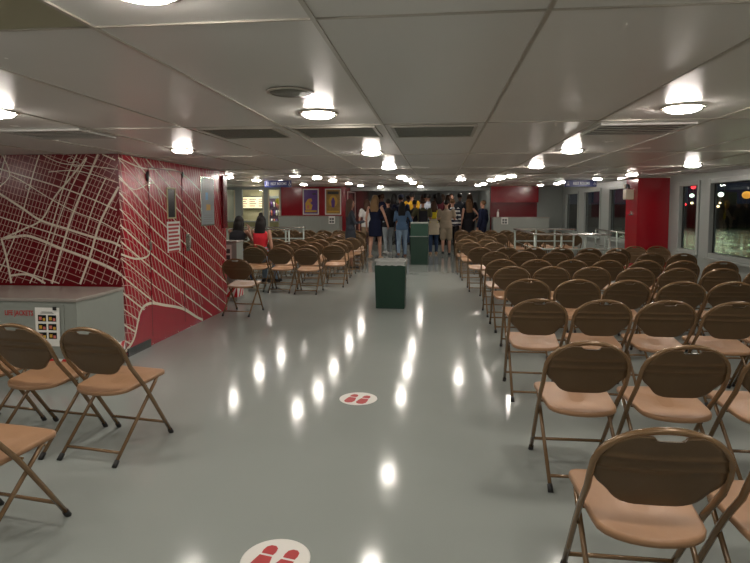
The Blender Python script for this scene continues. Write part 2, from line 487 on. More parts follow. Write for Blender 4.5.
# things on the casing
n = empty('notice_sheet', (CX, 6.33, 1.16), label='red and white printed notice sheet fixed under the small door window', cat='notice')
bm = mkbox(0.002, 0.006, -.15, .17, -.17, .19)
obj('sheet', bm, M['paper'], n)
bm = bmesh.new()
for k in range(8):
    zz = .165-k*.045
    poly(bm, [(0.0075, -.13, zz), (0.0075, .15-(k % 3)*.02, zz), (0.0075, .15-(k % 3)*.02, zz-.026), (0.0075, -.13, zz-.026)])
obj('print', bm, M['redink'], n)
n = empty('wall_chart', (CX, 7.33, 1.60), label='tall laminated chart with blue and yellow diagrams on the red mural wall', cat='chart')
obj('frame', mkbox(0.001, 0.012, -.22, .22, -.33, .33, bevel=.003), M['steel'], n)
bm = mkbox(0.0125, 0.015, -.20, .20, -.31, .31)
poly(bm, [(.0155, -.08, 0.02), (.0155, .0, .02), (.0155, .0, .12), (.0155, -.08, .12)], 1)
poly(bm, [(.0155, -.06, -.12), (.0155, .08, -.12), (.0155, .08, -.04), (.0155, -.06, -.04)], 2)
for k in range(6):
    poly(bm, [(.0155, -.15, .28-k*.02), (.0155, .12, .28-k*.02), (.0155, .12, .272-k*.02), (.0155, -.15, .272-k*.02)], 3)
for k in range(4):
    poly(bm, [(.0155, -.15, -.18-k*.03), (.0155, .15, -.18-k*.03), (.0155, .15, -.19-k*.03), (.0155, -.15, -.19-k*.03)], 3)
obj('sheet', bm, [mat('chart_sheet', (.42, .47, .50), .15), M['sky'], M['gold'], M['grey']], n)
bm = mkbox(CX+.001, CX+.035, 7.84, 7.985, 1.22, 1.98, bevel=.008); box(bm, CX+.035, CX+.038, 7.88, 7.96, 1.3, 1.9)
tag(obj('fire_cabinet', bm, M['red_dark_and_shade']), 'narrow dark red cabinet at the far edge of the mural wall', 'cabinet')
bm = mkbox(CX+.002, CX+.014, 6.58, 6.62, 1.905, 1.925); box(bm, CX+.002, CX+.014, 6.592, 6.608, 1.88, 1.95)
tag(obj('cross_marker', bm, M['black']), 'tiny black cross shaped marker high on the mural wall', 'marker')
bm = bmesh.new(); ellipsoid(bm, (CX+.012, 5.75, 1.86), (.012, .03, .04)); tube(bm, [(CX+.005, 5.75, 1.8), (CX+.02, 5.75, 1.9)], .012)
tag(obj('door_latch', bm, M['black']), 'small dark latch beside the door seam high on the mural wall', 'latch')

# ------------------------------------------------------------------ life jacket lockers
def locker(name, loc, w, dp, h, label, stripes=True, text=True, group=None, short=None):
    t = empty(name, loc, 0, label, 'locker', group)
    bm = mkbox(-w, 0, 0, dp, 0.0, h-.03)
    for k in range(int(w/0.75)): box(bm, -w+.75*(k+.9)-.012, -w+.75*(k+.9)+.012, -.008, 0.002, .25, h-.05)
    obj('body', bm, M['locker'], t)
    obj('lid', mkbox(-w-.01, .012, -.018, dp, h-.03, h, bevel=.006), M['lockertop'], t)
    if stripes:
        z0, z1 = stripes
        bm = mkbox(-w, .003, -.004, .0, z0, z1)
        x = -w
        while x < 0.1:
            a = [(x, z0), (x+.07, z0), (x+.07+(z1-z0)*.7, z1), (x+(z1-z0)*.7, z1)]
            a = [(min(max(u, -w), .003), v) for u, v in a]
            if a[1][0] > a[0][0]+.01: poly(bm, [(u, -.0055, v) for u, v in a], 1)
            x += .14
        # wraps the end too
        box(bm, 0.0, .004, -.004, dp, z0, z1)
        y = -.1
        while y < dp:
            a = [(y, z0), (y+.07, z0), (y+.07+(z1-z0)*.7, z1), (y+(z1-z0)*.7, z1)]
            a = [(min(max(u, -.004), dp), v) for u, v in a]
            if a[1][0] > a[0][0]+.01: poly(bm, [(.0055, u, v) for u, v in a], 1)
            y += .14
        obj('hazard_band', bm, [M['white'], M['redpaint']], t)
    return t
lk = locker('life_jacket_locker', (-3.06, 4.42, 0), 2.3, .72, .735, 'long grey steel life jacket locker along the mural wall at left', (0.12, .21))
bm = text_bm('LIFE JACKETS', .062, 'RIGHT', xs=.74); xf(bm, front(-.40, -.002, .60)); obj('lettering', bm, M['redink'], lk)
n = empty('safety_sheet', (-3.04-.285, 4.402, .50), label='white sheet with small photographs taped to the long grey locker', cat='notice')
obj('sheet', mkbox(-.112, .112, 0.008, .0115, -.18, .155), M['paper'], n)
bm = bmesh.new()
for i in range(2):
    for j in range(3):
        x0 = -.085+i*.093; z0 = .035-j*.075
        box(bm, x0, x0+.075, .006, .0075, z0, z0+.055, 0); box(bm, x0+.01, x0+.035, .0045, .0065, z0+.012, z0+.04, 1+(i+j) % 2); box(bm, x0+.045, x0+.068, .0045, .0065, z0+.006, z0+.03, 2-(i+j) % 2)
box(bm, -.05, .05, .006, .0075, .115, .119, 0); box(bm, -.06, .06, .006, .0075, .105, .108, 0)
obj('photographs', bm, [M['blackgloss'], M['pink'], M['gold']], n)
obj('binder_clip', mkbox(.06, .09, -.006, .0078, .135, .165, bevel=.003), M['black'], n)

lk = locker('life_jacket_locker', (-3.24, 8.75, 0), 3.0, .30, .98, 'grey life jacket locker behind the mural casing with striped lower band', (.06, .26))
n = empty('safety_sheet', (-3.42, 8.722, .78), label='white sheet with photographs on the locker behind the mural casing', cat='notice')
obj('sheet', mkbox(-.10, .10, .012, .0155, -.14, .14), M['paper'], n)
bm = bmesh.new()
for i in range(2):
    for j in range(2): box(bm, -.08+i*.085, -.01+i*.085, .010, .0115, -.10+j*.10, -.03+j*.10)
obj('photographs', bm, M['greydark'], n)
YP = 19.5
lk = locker('life_jacket_locker', (-3.35, YP-.62, 0), 2.1, .6, 1.26, 'grey life jacket locker below the two framed posters', None)
n = empty('safety_sheet', (-3.6, YP-.65, 1.12), label='small white sheet on the locker below the posters', cat='notice')
obj('sheet', mkbox(-.11, .11, .006, .0095, -.13, .13), M['paper'], n)
bm = bmesh.new()
for i in range(2):
    for j in range(2): box(bm, -.08+i*.085, -.01+i*.085, .004, .0055, -.10+j*.10, -.03+j*.10)
obj('photographs', bm, M['greydark'], n)

# ------------------------------------------------------------------ left rear: snack bar behind glass, red poster wall
ZP = ceil(YP)
wallbox('wall_posters', -5.55, -3.22, YP, YP+.1, 0, ZP+.01, 'red')
wallbox('wall_corridor_left', -3.32, -3.22, YP+.1, YE, 0, ceil(YE)+.02, 'red')
wallbox('wall_casing_return', -5.55, -5.45, YP+.1, 22.0, 0, ZP+.05, 'cream')
wallbox('wall_snack_bar', XL, -5.55, 22.0, 22.1, 0, ceil(22)+.02, 'cream')
wm = bmesh.new()
for x0, x1 in ((XL, XL+.16), (-7.28, -6.98), (-6.22, -6.02), (-5.62, -5.55)):
    box(wm, x0, x1, YP-.03, YP+.08, 0, ZP+.01)
box(wm, XL, -5.55, YP-.02, YP+.07, ZP-.10, ZP+.012)
struct('trim_3', wm, M['greyframe'])
wm = bmesh.new()
for x in (-7.26, -6.00, -6.20, -5.60): box(wm, x-.02, x+.03, YP-.045, YP-.03, 0, ZP-.1)
struct('trim_4', wm, mat('pale_jamb', (.62, .56, .40), .4))
for k, (x0, x1) in enumerate(((XL+.16, -7.28), (-6.98, -6.22), (-6.02, -5.62))):
    w_ = empty('window_%d' % (k+1), (x0, YP, 0)); tag(w_, kind='structure')
    obj('pane', mkbox(0, x1-x0, .0, .012, .02, ZP-.1), M['glass'], w_)
    bm = bmesh.new()
    box(bm, 0, x1-x0, -.01, .03, 1.02, 1.06); obj('window_rail', bm, M['greyframe'], w_)
# inside the snack bar
t = empty('snack_counter', (-7.0, 20.6, 0), label='cream snack bar counter behind the left glass doors', cat='counter')
obj('body', mkbox(-1.1, 1.2, -.1, .3, 0, 1.0), M['counter'], t); obj('worktop', mkbox(-1.15, 1.25, -.15, .35, 1.0, 1.05, bevel=.01), M['steel'], t)
t = empty('drinks_cooler', (-6.5, 21.6, 0), label='tall dim drinks cooler standing behind the snack counter', cat='cooler')
obj('cabinet', mkbox(-.35, .35, -.25, .3, 0, 2.0, bevel=.02), M['greyframe'], t); obj('door', mkbox(-.30, .30, -.27, -.25, .1, 1.9), mat('cooler_glass', (.10, .07, .10), .1), t)
bm = bmesh.new()
for j in range(5):
    for i in range(6): tube(bm, [(-.25+i*.1, -.285, .25+j*.33), (-.25+i*.1, -.285, .45+j*.33)], .03, 6, mi=(i+j) % 3)
obj('bottle_display', bm, [M['pink'], M['purple'], M['white']], t)
for (x, y, z, m, nm, lb, r3) in ((-5.86, 20.2, 1.78, 'yellow', 'balloon', 'round yellow balloon behind the left glass doors', .11), (-5.66, 20.38, 1.86, 'sky', 'balloon', 'small blue balloon behind the left glass doors', .08), (-5.92, 20.52, 1.58, 'pink', 'balloon', 'pinkish red balloon hanging lowest behind the left glass doors', .10)):
    t = empty(nm, (x, y, z), label=lb, cat='balloon')
    bm = bmesh.new(); lathe(bm, [(.003, -r3*1.2), (r3*.5, -r3*.8), (r3*.92, -r3*.2), (r3, .1*r3), (r3*.8, .65*r3), (r3*.4, .95*r3), (.004, r3)], 14)
    obj('balloon_skin', bm, M[m], t, True)
    bm = bmesh.new(); tube(bm, [(0, 0, -r3*1.15), (.01, 0, -z*.45), (0, 0, 1.06-z if y > 20.5 else -z+.01)], .003, 5)
    obj('string', bm, M['white'], t)
t = empty('added_glow_board', (-7.4, 21.95, 1.75), label='glowing cream board added to brighten the snack bar wall', cat='board')  # glowing board added to make the snack bar brighter
obj('frame', mkbox(-.62, .62, -.04, .03, -.26, .26), M['greydark'], t)
bm = mkbox(-.58, .58, -.05, -.04, -.22, .22)
obj('glow_panel', bm, lightmat('added_board_glow', (1, .80, .50), .6), t)
bm = bmesh.new()
for i in range(3):
    for j in range(4): box(bm, -.52+i*.38, -.24+i*.38-(j % 2)*.05, -.053, -.0505, .12-j*.09, .15-j*.09, (i+j) % 2)
obj('board_lines', bm, [M['pink'], M['greydark']], t)
t = empty('snack_rack', (-5.95, 21.3, 0), label='wire snack rack with orange and red packets in the snack bar', cat='rack')
bm = bmesh.new()
for sx in (-.2, .2): tube(bm, [(sx, 0, 0), (sx, 0, 1.5)], .012, 6)
for zz in (.3, .7, 1.1, 1.45): box(bm, -.2, .2, -.1, .1, zz, zz+.012)
obj('rack', bm, M['steel'], t)
bm = bmesh.new()
for zz in (.312, .712, 1.112):
    for i in range(5): box(bm, -.19+i*.078, -.125+i*.078, -.08, .04, zz, zz+.24, (i+int(zz*5)) % 3, .01)
obj('packets', bm, [M['gold'], M['redpaint'], M['cream']], t)
# framed posters
for k, (x, lb) in enumerate(((-4.47, 'framed purple poster with a golden figure on the red wall'), (-3.67, 'framed amber poster with a dark figure in a glow on the red wall'))):
    t = empty('framed_poster', (x, YP, 1.75), label=lb, cat='poster')
    W, Hh = .285, .455
    bm = bmesh.new()
    for a in ((-W, -W+.035, -Hh, Hh), (W-.035, W, -Hh, Hh), (-W+.035, W-.035, Hh-.035, Hh), (-W+.035, W-.035, -Hh, -Hh+.035)):
        box(bm, a[0], a[1], -.03, -.001, a[2], a[3], 0, .004)
    obj('frame', bm, M['white'], t)
    bm = mkbox(-W+.03, W-.03, -.012, -.002, -Hh+.03, Hh-.03)
    def pp(pts, mi): poly(bm, [(u, -.0135-mi*.0004, v) for u, v in pts], mi)
    if k == 0:
        pp([(-.21, -.30), (.21, -.30), (.21, -.37), (-.21, -.37)], 1)
        pp([(-.19, -.28), (-.20, -.05), (-.10, .10), (.02, .12), (.05, .02), (-.02, -.04), (.06, -.12), (0.02, -.28)], 1)
        pp([(-.07, .03), (.0, .06), (.02, 0), (-.05, -.03)], 2); pp([(-.15, -.25), (-.13, -.12), (-.06, -.12), (-.05, -.25)], 2)
        pp([(.06, .30), (.19, .30), (.19, .25), (.06, .25)], 3)
    else:
        pp([(-.21, -.32), (.21, -.32), (.21, -.37), (-.21, -.37)], 1)
        pp([(.16*math.cos(a*PI/8), .02+.2*math.sin(a*PI/8)) for a in range(16)], 1)
        pp([(-.05, -.2), (-.07, .02), (-.03, .12), (0, .16), (.03, .12), (.07, .02), (.05, -.2)], 2)
        pp([(-.2, .36), (.2, .36), (.2, .26), (-.2, .26)], 3)
    obj('poster', bm, [M['purple'] if k == 0 else M['amber'], M['gold'], M['purple'] if k else M['pink'], M['dark']], t)
# white conduit frame on the corridor corner
bm = bmesh.new(); tube(bm, [(-3.17, 19.6, .1), (-3.17, 19.6, 2.1), (-3.17, 21.4, 2.12), (-3.17, 21.4, .1)], .02, 8)
tag(obj('conduit', bm, M['white']), 'thin white pipe frame on the red corridor corner', 'pipe')

# ------------------------------------------------------------------ far right: red kiosk wall, grey end wall
YK = 20.0
bm = bmesh.new(); box(bm, 1.82, 3.42, YK, YK+.1, 0, 1.95, 1); box(bm, 1.82, 3.42, YK-.25, YK+.1, 1.72, ceil(YK)+.01, 0)
struct('wall_end_red', bm, [M['red'], M['red_dark_and_shade']])
wallbox('wall_end_right', 3.42, XR, YK, YK+.1, 0, ceil(YK)+.01)
wallbox('wall_corridor_right', 1.82, 1.92, YK+.1, YE, 0, ceil(YE)+.02, 'grey')
lk = locker('life_jacket_locker', (3.72, YK-.62, 0), 1.85, .6, 1.22, 'grey life jacket locker in front of the far red wall', None)
n = empty('safety_sheet', (2.25, YK-.65, 1.10), label='small white sheet on the locker by the far red wall', cat='notice')
obj('sheet', mkbox(-.11, .11, .006, .0095, -.12, .11), M['paper'], n)
bm = bmesh.new()
for i in range(2):
    for j in range(2): box(bm, -.08+i*.085, -.01+i*.085, .004, .0055, -.10+j*.09, -.03+j*.09)
obj('photographs', bm, M['greydark'], n)
t = empty('hand_sanitizer_bottle', (2.05, YK-.35, 1.221), label='white pump bottle standing on the locker by the far red wall', cat='bottle')
bm = bmesh.new(); lathe(bm, [(.035, 0), (.04, .02), (.04, .15), (.015, .19), (.015, .2)], 12); obj('bottle', bm, M['white'], t, True)
bm = bmesh.new(); tube(bm, [(0, 0, .195), (0, 0, .24), (.04, 0, .235)], .008, 6); obj('pump', bm, M['white'], t)
# doors at the end of the corridor (dim)
t = empty('door_2', (-0.7, YE, 0.2)); tag(t, kind='structure')
obj('door_panel', mkbox(-.9, .9, -.03, 0, 0, 2.0), M['greydark'], t)
bm = bmesh.new(); tube(bm, [(-.05, -.03, .9), (-.05, -.08, .9), (-.05, -.08, 1.2), (-.05, -.03, 1.2)], .012); obj('door_handle', bm, M['steel'], t)
# downstand beam across the aisle
bm = bmesh.new(); box(bm, -2.6, 1.9, 9.30, 9.34, ceil(9.3)-.018, ceil(9.3)+.01); struct('trim_5', bm, M['joint'])
bm = bmesh.new(); box(bm, -3.2, 1.9, 20.4, 20.6, ceil(20.4)-.14, ceil(20.4)+.01); struct('trim_6', bm, M['greyframe'])

# ------------------------------------------------------------------ right wall with windows
wins = [(5.5, 7.1), (7.4, 9.43), (9.80, 10.57), (13.2, 14.68), (15.43, 17.1), (17.8, 19.45)]
bm = bmesh.new()
prev = YB
for a, b in wins:
    box(bm, XR, XR+.1, prev, a, 0, ceil(b)+.02); box(bm, XR, XR+.1, a, b, 0, .76); box(bm, XR, XR+.1, a, b, 1.94 if b < 12 else 2.02, ceil(b)+.02)
    prev = b
box(bm, XR, XR+.1, prev, YK+.1, 0, ceil(YK)+.02)
struct('wall_right', bm, M['greyframe'])
for k, (a, b) in enumerate(wins):
    zt = 1.94 if b < 12 else 2.02
    w_ = empty('window_%d' % (k+4), (XR, a, 0)); tag(w_, kind='structure')
    obj('pane', mkbox(.05, .062, .03, b-a-.03, .79, zt-.03), M['glass'], w_)
    L = b-a
    bm = bmesh.new()
    for q in ((-.03, .045, .73, zt+.03), (L-.04, L+.03, .73, zt+.03), (.045, L-.045, zt-.045, zt+.03), (.045, L-.045, .73, .805)):
        box(bm, -.025, .07, q[0], q[1], q[2], q[3], 0, .006)
    obj('window_frame', bm, M['greyframe'], w_)
    bm = bmesh.new(); tube(bm, [(.045, .05, .81), (.045, .05, zt-.05), (.045, L-.05, zt-.05), (.045, L-.05, .81)], .008, 6, closed=True)
    obj('gasket', bm, M['black'], w_)
    obj('window_sill', mkbox(-.08, -.02, 0, L, .70, .73, bevel=.005), M['greyframe'], w_)
# red pillar
bm = mkbox(3.71, XR+.02, 11.0, 11.65, 0, ceil(11.6)+.01); struct('wall_pillar', bm, M['red'])
bm = bmesh.new(); box(bm, 3.55, XR, 10.98, 11.67, ceil(11)-.035, ceil(11)+.01); struct('trim_7', bm, M['joint'])
t = empty('emergency_light', (3.66, 11.30, 1.78), label='beige emergency light box with two round heads on the red pillar', cat='light')
obj('housing', mkbox(-.09, .05, -.10, .10, -.10, .09, bevel=.012), M['beige'], t)
for s in (-1, 1):
    bm = bmesh.new(); tube(bm, [(-.03, s*.05, .09), (-.03, s*.08, .13)], .012); tube(bm, [(-.03, s*.08, .15), (-.08, s*.08, .15)], [.03, .05], 14)
    obj('lamp_head', bm, M['beige'] if s > 0 else M['blackgloss'], t)
bm = mkbox(3.688, 3.71, 11.2, 11.4, 1.38, 1.40); box(bm, 3.69, 3.71, 11.28, 11.30, 1.38, 1.46)
tag(obj('wall_bracket', bm, M['steel']), 'little steel bracket on the red pillar side', 'bracket')
# white plate on the pillar side, under the lamp
# ------------------------------------------------------------------ hanging REST ROOMS signs
def sign(x, y, label, w=.66):
    z = ceil(y)-.085
    t = empty('rest_rooms_sign', (x, y, z), 0, label, 'sign', 'blue hanging REST ROOMS signs')
    obj('panel', mkbox(-w/2, w/2, -.012, .012, -.075, .075, bevel=.004), M['blue'], t)
    bm = text_bm('REST ROOMS', .082, xs=.74); xf(bm, front(.015, -.0135, 0)); obj('lettering', bm, M['signwhite'], t)
    bm = bmesh.new()
    for sx in (-w/2+.045,):
        ellipsoid(bm, (sx, -.013, .035), (.010, .003, .010), 8, 6); tube(bm, [(sx, -.013, .022), (sx, -.013, -.01), (sx-.01, -.013, -.045)], .006, 6); tube(bm, [(sx, -.013, -.01), (sx+.01, -.013, -.045)], .006, 6)
        ellipsoid(bm, (sx+.034, -.013, .035), (.010, .003, .010), 8, 6); tube(bm, [(sx+.034, -.013, .022), (sx+.034, -.013, -.01), (sx+.022, -.013, -.045)], .006, 6); tube(bm, [(sx+.034, -.013, -.01), (sx+.045, -.013, -.045)], .006, 6)
    obj('restroom_pictogram', bm, M['signwhite'], t)
    a = w/2-.04
    bm2 = bmesh.new()
    ellipsoid(bm2, (a, -.013, .038), (.009, .003, .009), 8, 6)
    tube(bm2, [(a, -.013, .028), (a, -.013, 0), (a+.02, -.013, 0), (a+.025, -.013, -.03)], .005, 6)
    tube(bm2, [(a+.02*math.cos(q*PI/6)-.002, -.013, -.018+.02*math.sin(q*PI/6)) for q in range(3, 14)], .004, 6)
    obj('wheelchair_pictogram', bm2, M['signwhite'], t)
    for sx in (-w*.35, w*.35):
        bm = bmesh.new(); tube(bm, [(sx, 0, .07), (sx, 0, .088)], .005, 6); obj('hanger', bm, M['steel'], t)
    return t
sign(-3.48, 12.0, 'blue hanging REST ROOMS sign at the left near the glass doors', .60)
sign(3.16, 13.0, 'blue hanging REST ROOMS sign at the right above the stair railing', .68)

# ------------------------------------------------------------------ stair guard rails
def rails(name, loc, w, dp, label, h=1.0, mid=.70):
    t = empty(name, loc, 0, label, 'railing')
    for x in (0, w):
        for y in (0, dp):
            bm = bmesh.new(); tube(bm, [(x, y, 0), (x, y, h-.02)], .022, 10); lathe(bm, [(.05, 0), (.05, .012), (.025, .02)], 12, (x, y, 0)); obj('post', bm, M['rail'], t)
    for x in (w*.36, w*.68):
        bm = bmesh.new(); tube(bm, [(x, 0, 0), (x, 0, h-.02)], .022, 10); obj('post', bm, M['rail'], t)
        bm = bmesh.new(); tube(bm, [(x, dp, 0), (x, dp, h-.02)], .022, 10); obj('post', bm, M['rail'], t)
    bm = bmesh.new()
    box(bm, -.04, w+.04, -.04, .04, h-.02, h+.012, 0, .006); box(bm, -.04, .04, .04, dp-.04, h-.02, h+.012, 0, .006); box(bm, -.04, w+.04, dp-.04, dp+.04, h-.02, h+.012, 0, .006)
    obj('top_rail', bm, M['steel'], t)
    bm = bmesh.new(); tube(bm, [(w, 0, mid), (0, 0, mid), (0, dp, mid), (w, dp, mid)], .018, 8); tube(bm, [(w, 0, mid-.35), (0, 0, mid-.35), (0, dp, mid-.35), (w, dp, mid-.35)], .018, 8)
    obj('lower_rail', bm, M['rail'], t)
    return t
rails('stair_railing', (1.92, 11.4, 0), 1.42, 2.9, 'pale green stairwell railing among the chairs at right of the aisle')
rails('stair_railing', (-5.15, 13.3, 0), 1.55, 1.5, 'pale green stairwell railing among the chairs left of the aisle')
t = empty('handrail', (4.0, 12.2, 0), label='grey tubular handrail between the red pillar and the stairwell', cat='railing')
bm = bmesh.new(); tube(bm, [(0, 0, .98), (0, 2.6, .98)], .02, 8); tube(bm, [(0, 0, .6), (0, 2.6, .6)], .014, 8); tube(bm, [(0, 0, .3), (0, 2.6, .3)], .014, 8); obj('rail', bm, M['steel'], t)
for y in (0, .9, 1.75, 2.6):
    bm = bmesh.new(); tube(bm, [(0, y, 0), (0, y, .97)], .018, 8); obj('post', bm, M['rail'], t)

# ------------------------------------------------------------------ chairs
def make_chair():
    t = empty('folding_chair')
    SG = 8
    # frame tube: front foot - up past the seat - round the back - down again
    half = [(.205, .260, .03), (.208, .165, .17), (.212, .055, .33), (.214, -.010, .42), (.216, -.070, .49), (.217, -.125, .555), (.217, -.165, .63)]
    arch = []
    for k in range(1, 16):
        a = PI*k/16
        zz = .63+.172*math.sin(a)**0.85
        arch.append((.217*math.cos(a), -.165-(zz-.63)*.42, zz))
    path = half+arch+[(-x, y, z) for x, y, z in reversed(half)]
    bm = bmesh.new(); tube(bm, path, .0125, SG); fr_o = obj('frame', bm, M['chair_frame'], t); leg_o = {}
    # backrest pan
    def hw(z):
        if z >= .63:
            s = min(1, (z-.63)/.172)
            return .208*math.sqrt(max(0.0, 1-s**2.35)) if s < 1 else 0
        if z > .60: return .208-(.63-z)*.15
        T = ((.60, .203), (.585, .190), (.57, .171), (.555, .157), (.54, .146), (.525, .131), (.515, .114), (.508, .090), (.505, .066))
        for (za, wa), (zb, wb) in zip(T, T[1:]):
            if z >= zb-1e-6: return wb+(wa-wb)*(z-zb)/(za-zb)
        return .066
    def cy(x, z): return -.165-(z-.63)*.42-.020*(1-(x/.208)**2)
    NX = 20
    zs = [.505, .508, .515, .526, .54, .555, .572, .59, .605, .625, .650, .655, .66, .675, .693, .698, .703, .72, .74, .757, .768, .778, .785]
    bm = bmesh.new()
    fr, bk = [], []
    for z in zs:
        h = hw(z)
        h = max(h, .03)
        ridge = .005 if abs(z-.655) < .003 or abs(z-.698) < .003 else 0
        rf, rb = [], []
        for i in range(NX+1):
            u = -1+2*i/NX
            x = h*u
            zz = z
            y = cy(x, zz)-ridge
            if zz > .772 and abs(x) < .045: zz = .771        # the hand hold under the tube
            rf.append(bm.verts.new((x, y+.005, zz))); rb.append(bm.verts.new((x, y-.005, zz)))
        fr.append(rf); bk.append(rb)
    for j in range(len(zs)-1):
        for i in range(NX):
            a = bm.faces.new((fr[j][i], fr[j+1][i], fr[j+1][i+1], fr[j][i+1])); b = bm.faces.new((bk[j][i], bk[j][i+1], bk[j+1][i+1], bk[j+1][i])); a.smooth = b.smooth = True
        for i in (0, NX):
            bm.faces.new((fr[j][i], bk[j][i], bk[j+1][i], fr[j+1][i]))
    for i in range(NX):
        bm.faces.new((fr[0][i], fr[0][i+1], bk[0][i+1], bk[0][i])); bm.faces.new((fr[-1][i], bk[-1][i], bk[-1][i+1], fr[-1][i+1]))
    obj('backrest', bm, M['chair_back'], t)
    # seat pan: rounded at the rear, square corners in front, rolled edge
    out = []
    fw, rw = .205, .185
    out += [(-fw, .215), (-fw+.01, .232), (-fw+.03, .24), (0, .245), (fw-.03, .24), (fw-.01, .232), (fw, .215)]
    for k in range(0, 13):
        a = k/12*PI
        out.append((rw*math.cos(a) if 0 < k < 12 else rw*(1 if k == 0 else -1), -.070-.125*math.sin(a)**.85))
    bm = bmesh.new()
    n = len(out)
    rings = []
    for sc, z in ((1.0, .418), (1.0, .436), (.985, .442), (.94, .4415), (.75, .439), (.45, .437), (.2, .4365)):
        rings.append([bm.verts.new((x*sc, .04+(y-.04)*sc, z+(y-.2)*.07)) for x, y in out])
    for a, b in zip(rings, rings[1:]):
        for k in range(n):
            f = bm.faces.new((a[k], a[(k+1) % n], b[(k+1) % n], b[k])); f.smooth = True
    bm.faces.new(rings[-1])
    low = [bm.verts.new((x*.97, .04+(y-.04)*.97, .418+(y-.2)*.07)) for x, y in out]
    low2 = [bm.verts.new((x*.97, .04+(y-.04)*.97, .428+(y-.2)*.07)) for x, y in out]
    for k in range(n):
        bm.faces.new((rings[0][k], low[k], low[(k+1) % n], rings[0][(k+1) % n])); bm.faces.new((low[k], low2[k], low2[(k+1) % n], low[(k+1) % n]))
    mid = [bm.verts.new((x*.5, .04+(y-.04)*.5, .422+(y-.2)*.07)) for x, y in out]
    for k in range(n): bm.faces.new((low2[k], mid[k], mid[(k+1) % n], low2[(k+1) % n]))
    bm.faces.new(mid[::-1])
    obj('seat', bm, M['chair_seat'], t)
    for s in (-1, 1):
        bm = bmesh.new(); tube(bm, [(s*.190, .165, .424), (s*.191, .13, .385), (s*.192, -.235, .03)], .0105, SG); leg_o[s] = obj('leg', bm, M['chair_frame'], t)
    bm = bmesh.new(); tube(bm, [(-.192, -.200, .064), (.192, -.200, .064)], (.009), 6); obj('rear_crossbar', bm, M['chair_frame'], t)
    bm = bmesh.new(); tube(bm, [(-.206, .210, .100), (.206, .210, .100)], (.009), 6); obj('front_crossbar', bm, M['chair_frame'], t)
    bm = bmesh.new(); tube(bm, [(-.205, .035, .395), (.205, .035, .395)], .006, 6); obj('seat_rod', bm, M['chair_frame'], t)
    for s in (-1, 1):
        bm = bmesh.new(); tube(bm, [(s*.205, .277, .002), (s*.205, .258, .032)], .0155, 8); obj('rubber_foot', bm, M['black'], fr_o)
        bm = bmesh.new(); tube(bm, [(s*.1925, -.262, .002), (s*.1925, -.232, .032)], .0145, 8); obj('rubber_foot', bm, M['black'], leg_o[s])
    return t
proto = make_chair()
used = [False]
ORD = ['first', 'second', 'third', 'fourth', 'fifth', 'sixth', 'seventh', 'eighth', 'ninth', 'tenth', 'eleventh', 'twelfth', 'thirteenth', 'fourteenth', 'fifteenth', 'sixteenth']
def chair(x, y, rz, label, group):
    if not used[0]:
        c = proto; used[0] = True
    else: c = copy_tree(proto)
    c.location = (x, y, 0); c.rotation_euler = (0, 0, R(rz))
    tag(c, label, 'chair', group)
    return c
rc = random.Random(11)
DX = .478
rows_r = [ # center y, first x, count, rotation
    (2.05, .735, 5, -1), (3.22, .80, 7, 1), (4.64, .79, 7, 0), (5.84, .90, 7, 0), (7.12, .90, 7, 0), (8.10, .88, 7, 0),
    (9.40, .93, 7, 0), (10.5, .77, 6, 0), (12.0, .70, 7, 0), (13.2, .64, 7, 0), (14.5, .80, 7, 0), (15.6, .72, 7, 0), (16.7, .80, 7, 0), (17.9, .74, 7, 0), (18.85, .78, 6, 0)]
blocked_r = (1.55, 3.72, 11.15, 14.62)
for j, (y, x0, n, rz) in enumerate(rows_r):
    for i in range(n):
        x = x0+i*DX+rc.uniform(-.006, .006); yy = y+(rc.uniform(-.05, .05) if j > 1 else -.03*i)
        if j in (6,): yy += (.24 if i % 3 == 1 else 0)*.6
        if blocked_r[0] < x < blocked_r[1] and blocked_r[2]-.1 < yy < blocked_r[3]: continue
        if x > 3.95 and yy > 10.2: continue
        if x > 3.5 and 10.2 < yy < 12.2: continue
        if yy > 18.9-.0 and x > 1.6: yy = 18.86
        chair(x, yy, rz+rc.uniform(-1.2, 1.2), 'brown folding chair in the %s row of the right block, %s seat from the aisle' % (ORD[j], ORD[i]), 'folding chairs of the right block')
for k, (x, y) in enumerate(((3.63, 10.60), (4.06, 10.68))):
    chair(x, y, 180, 'brown folding chair facing the camera beside the red pillar, %s one' % ('left' if k == 0 else 'right'), 'folding chairs by the red pillar')
# left foreground
chair(-2.01, 3.25, -8, 'brown folding chair at right end of the row before the long locker', 'folding chairs before the locker')
chair(-2.51, 3.30, -8, 'second brown folding chair from the right before the long locker', 'folding chairs before the locker')
chair(-3.01, 3.36, -8, 'third brown folding chair from the right before the long locker', 'folding chairs before the locker')
chair(-2.03, 2.22, -8, 'tan seated folding chair cut off at the lower left corner', 'folding chairs before the locker')
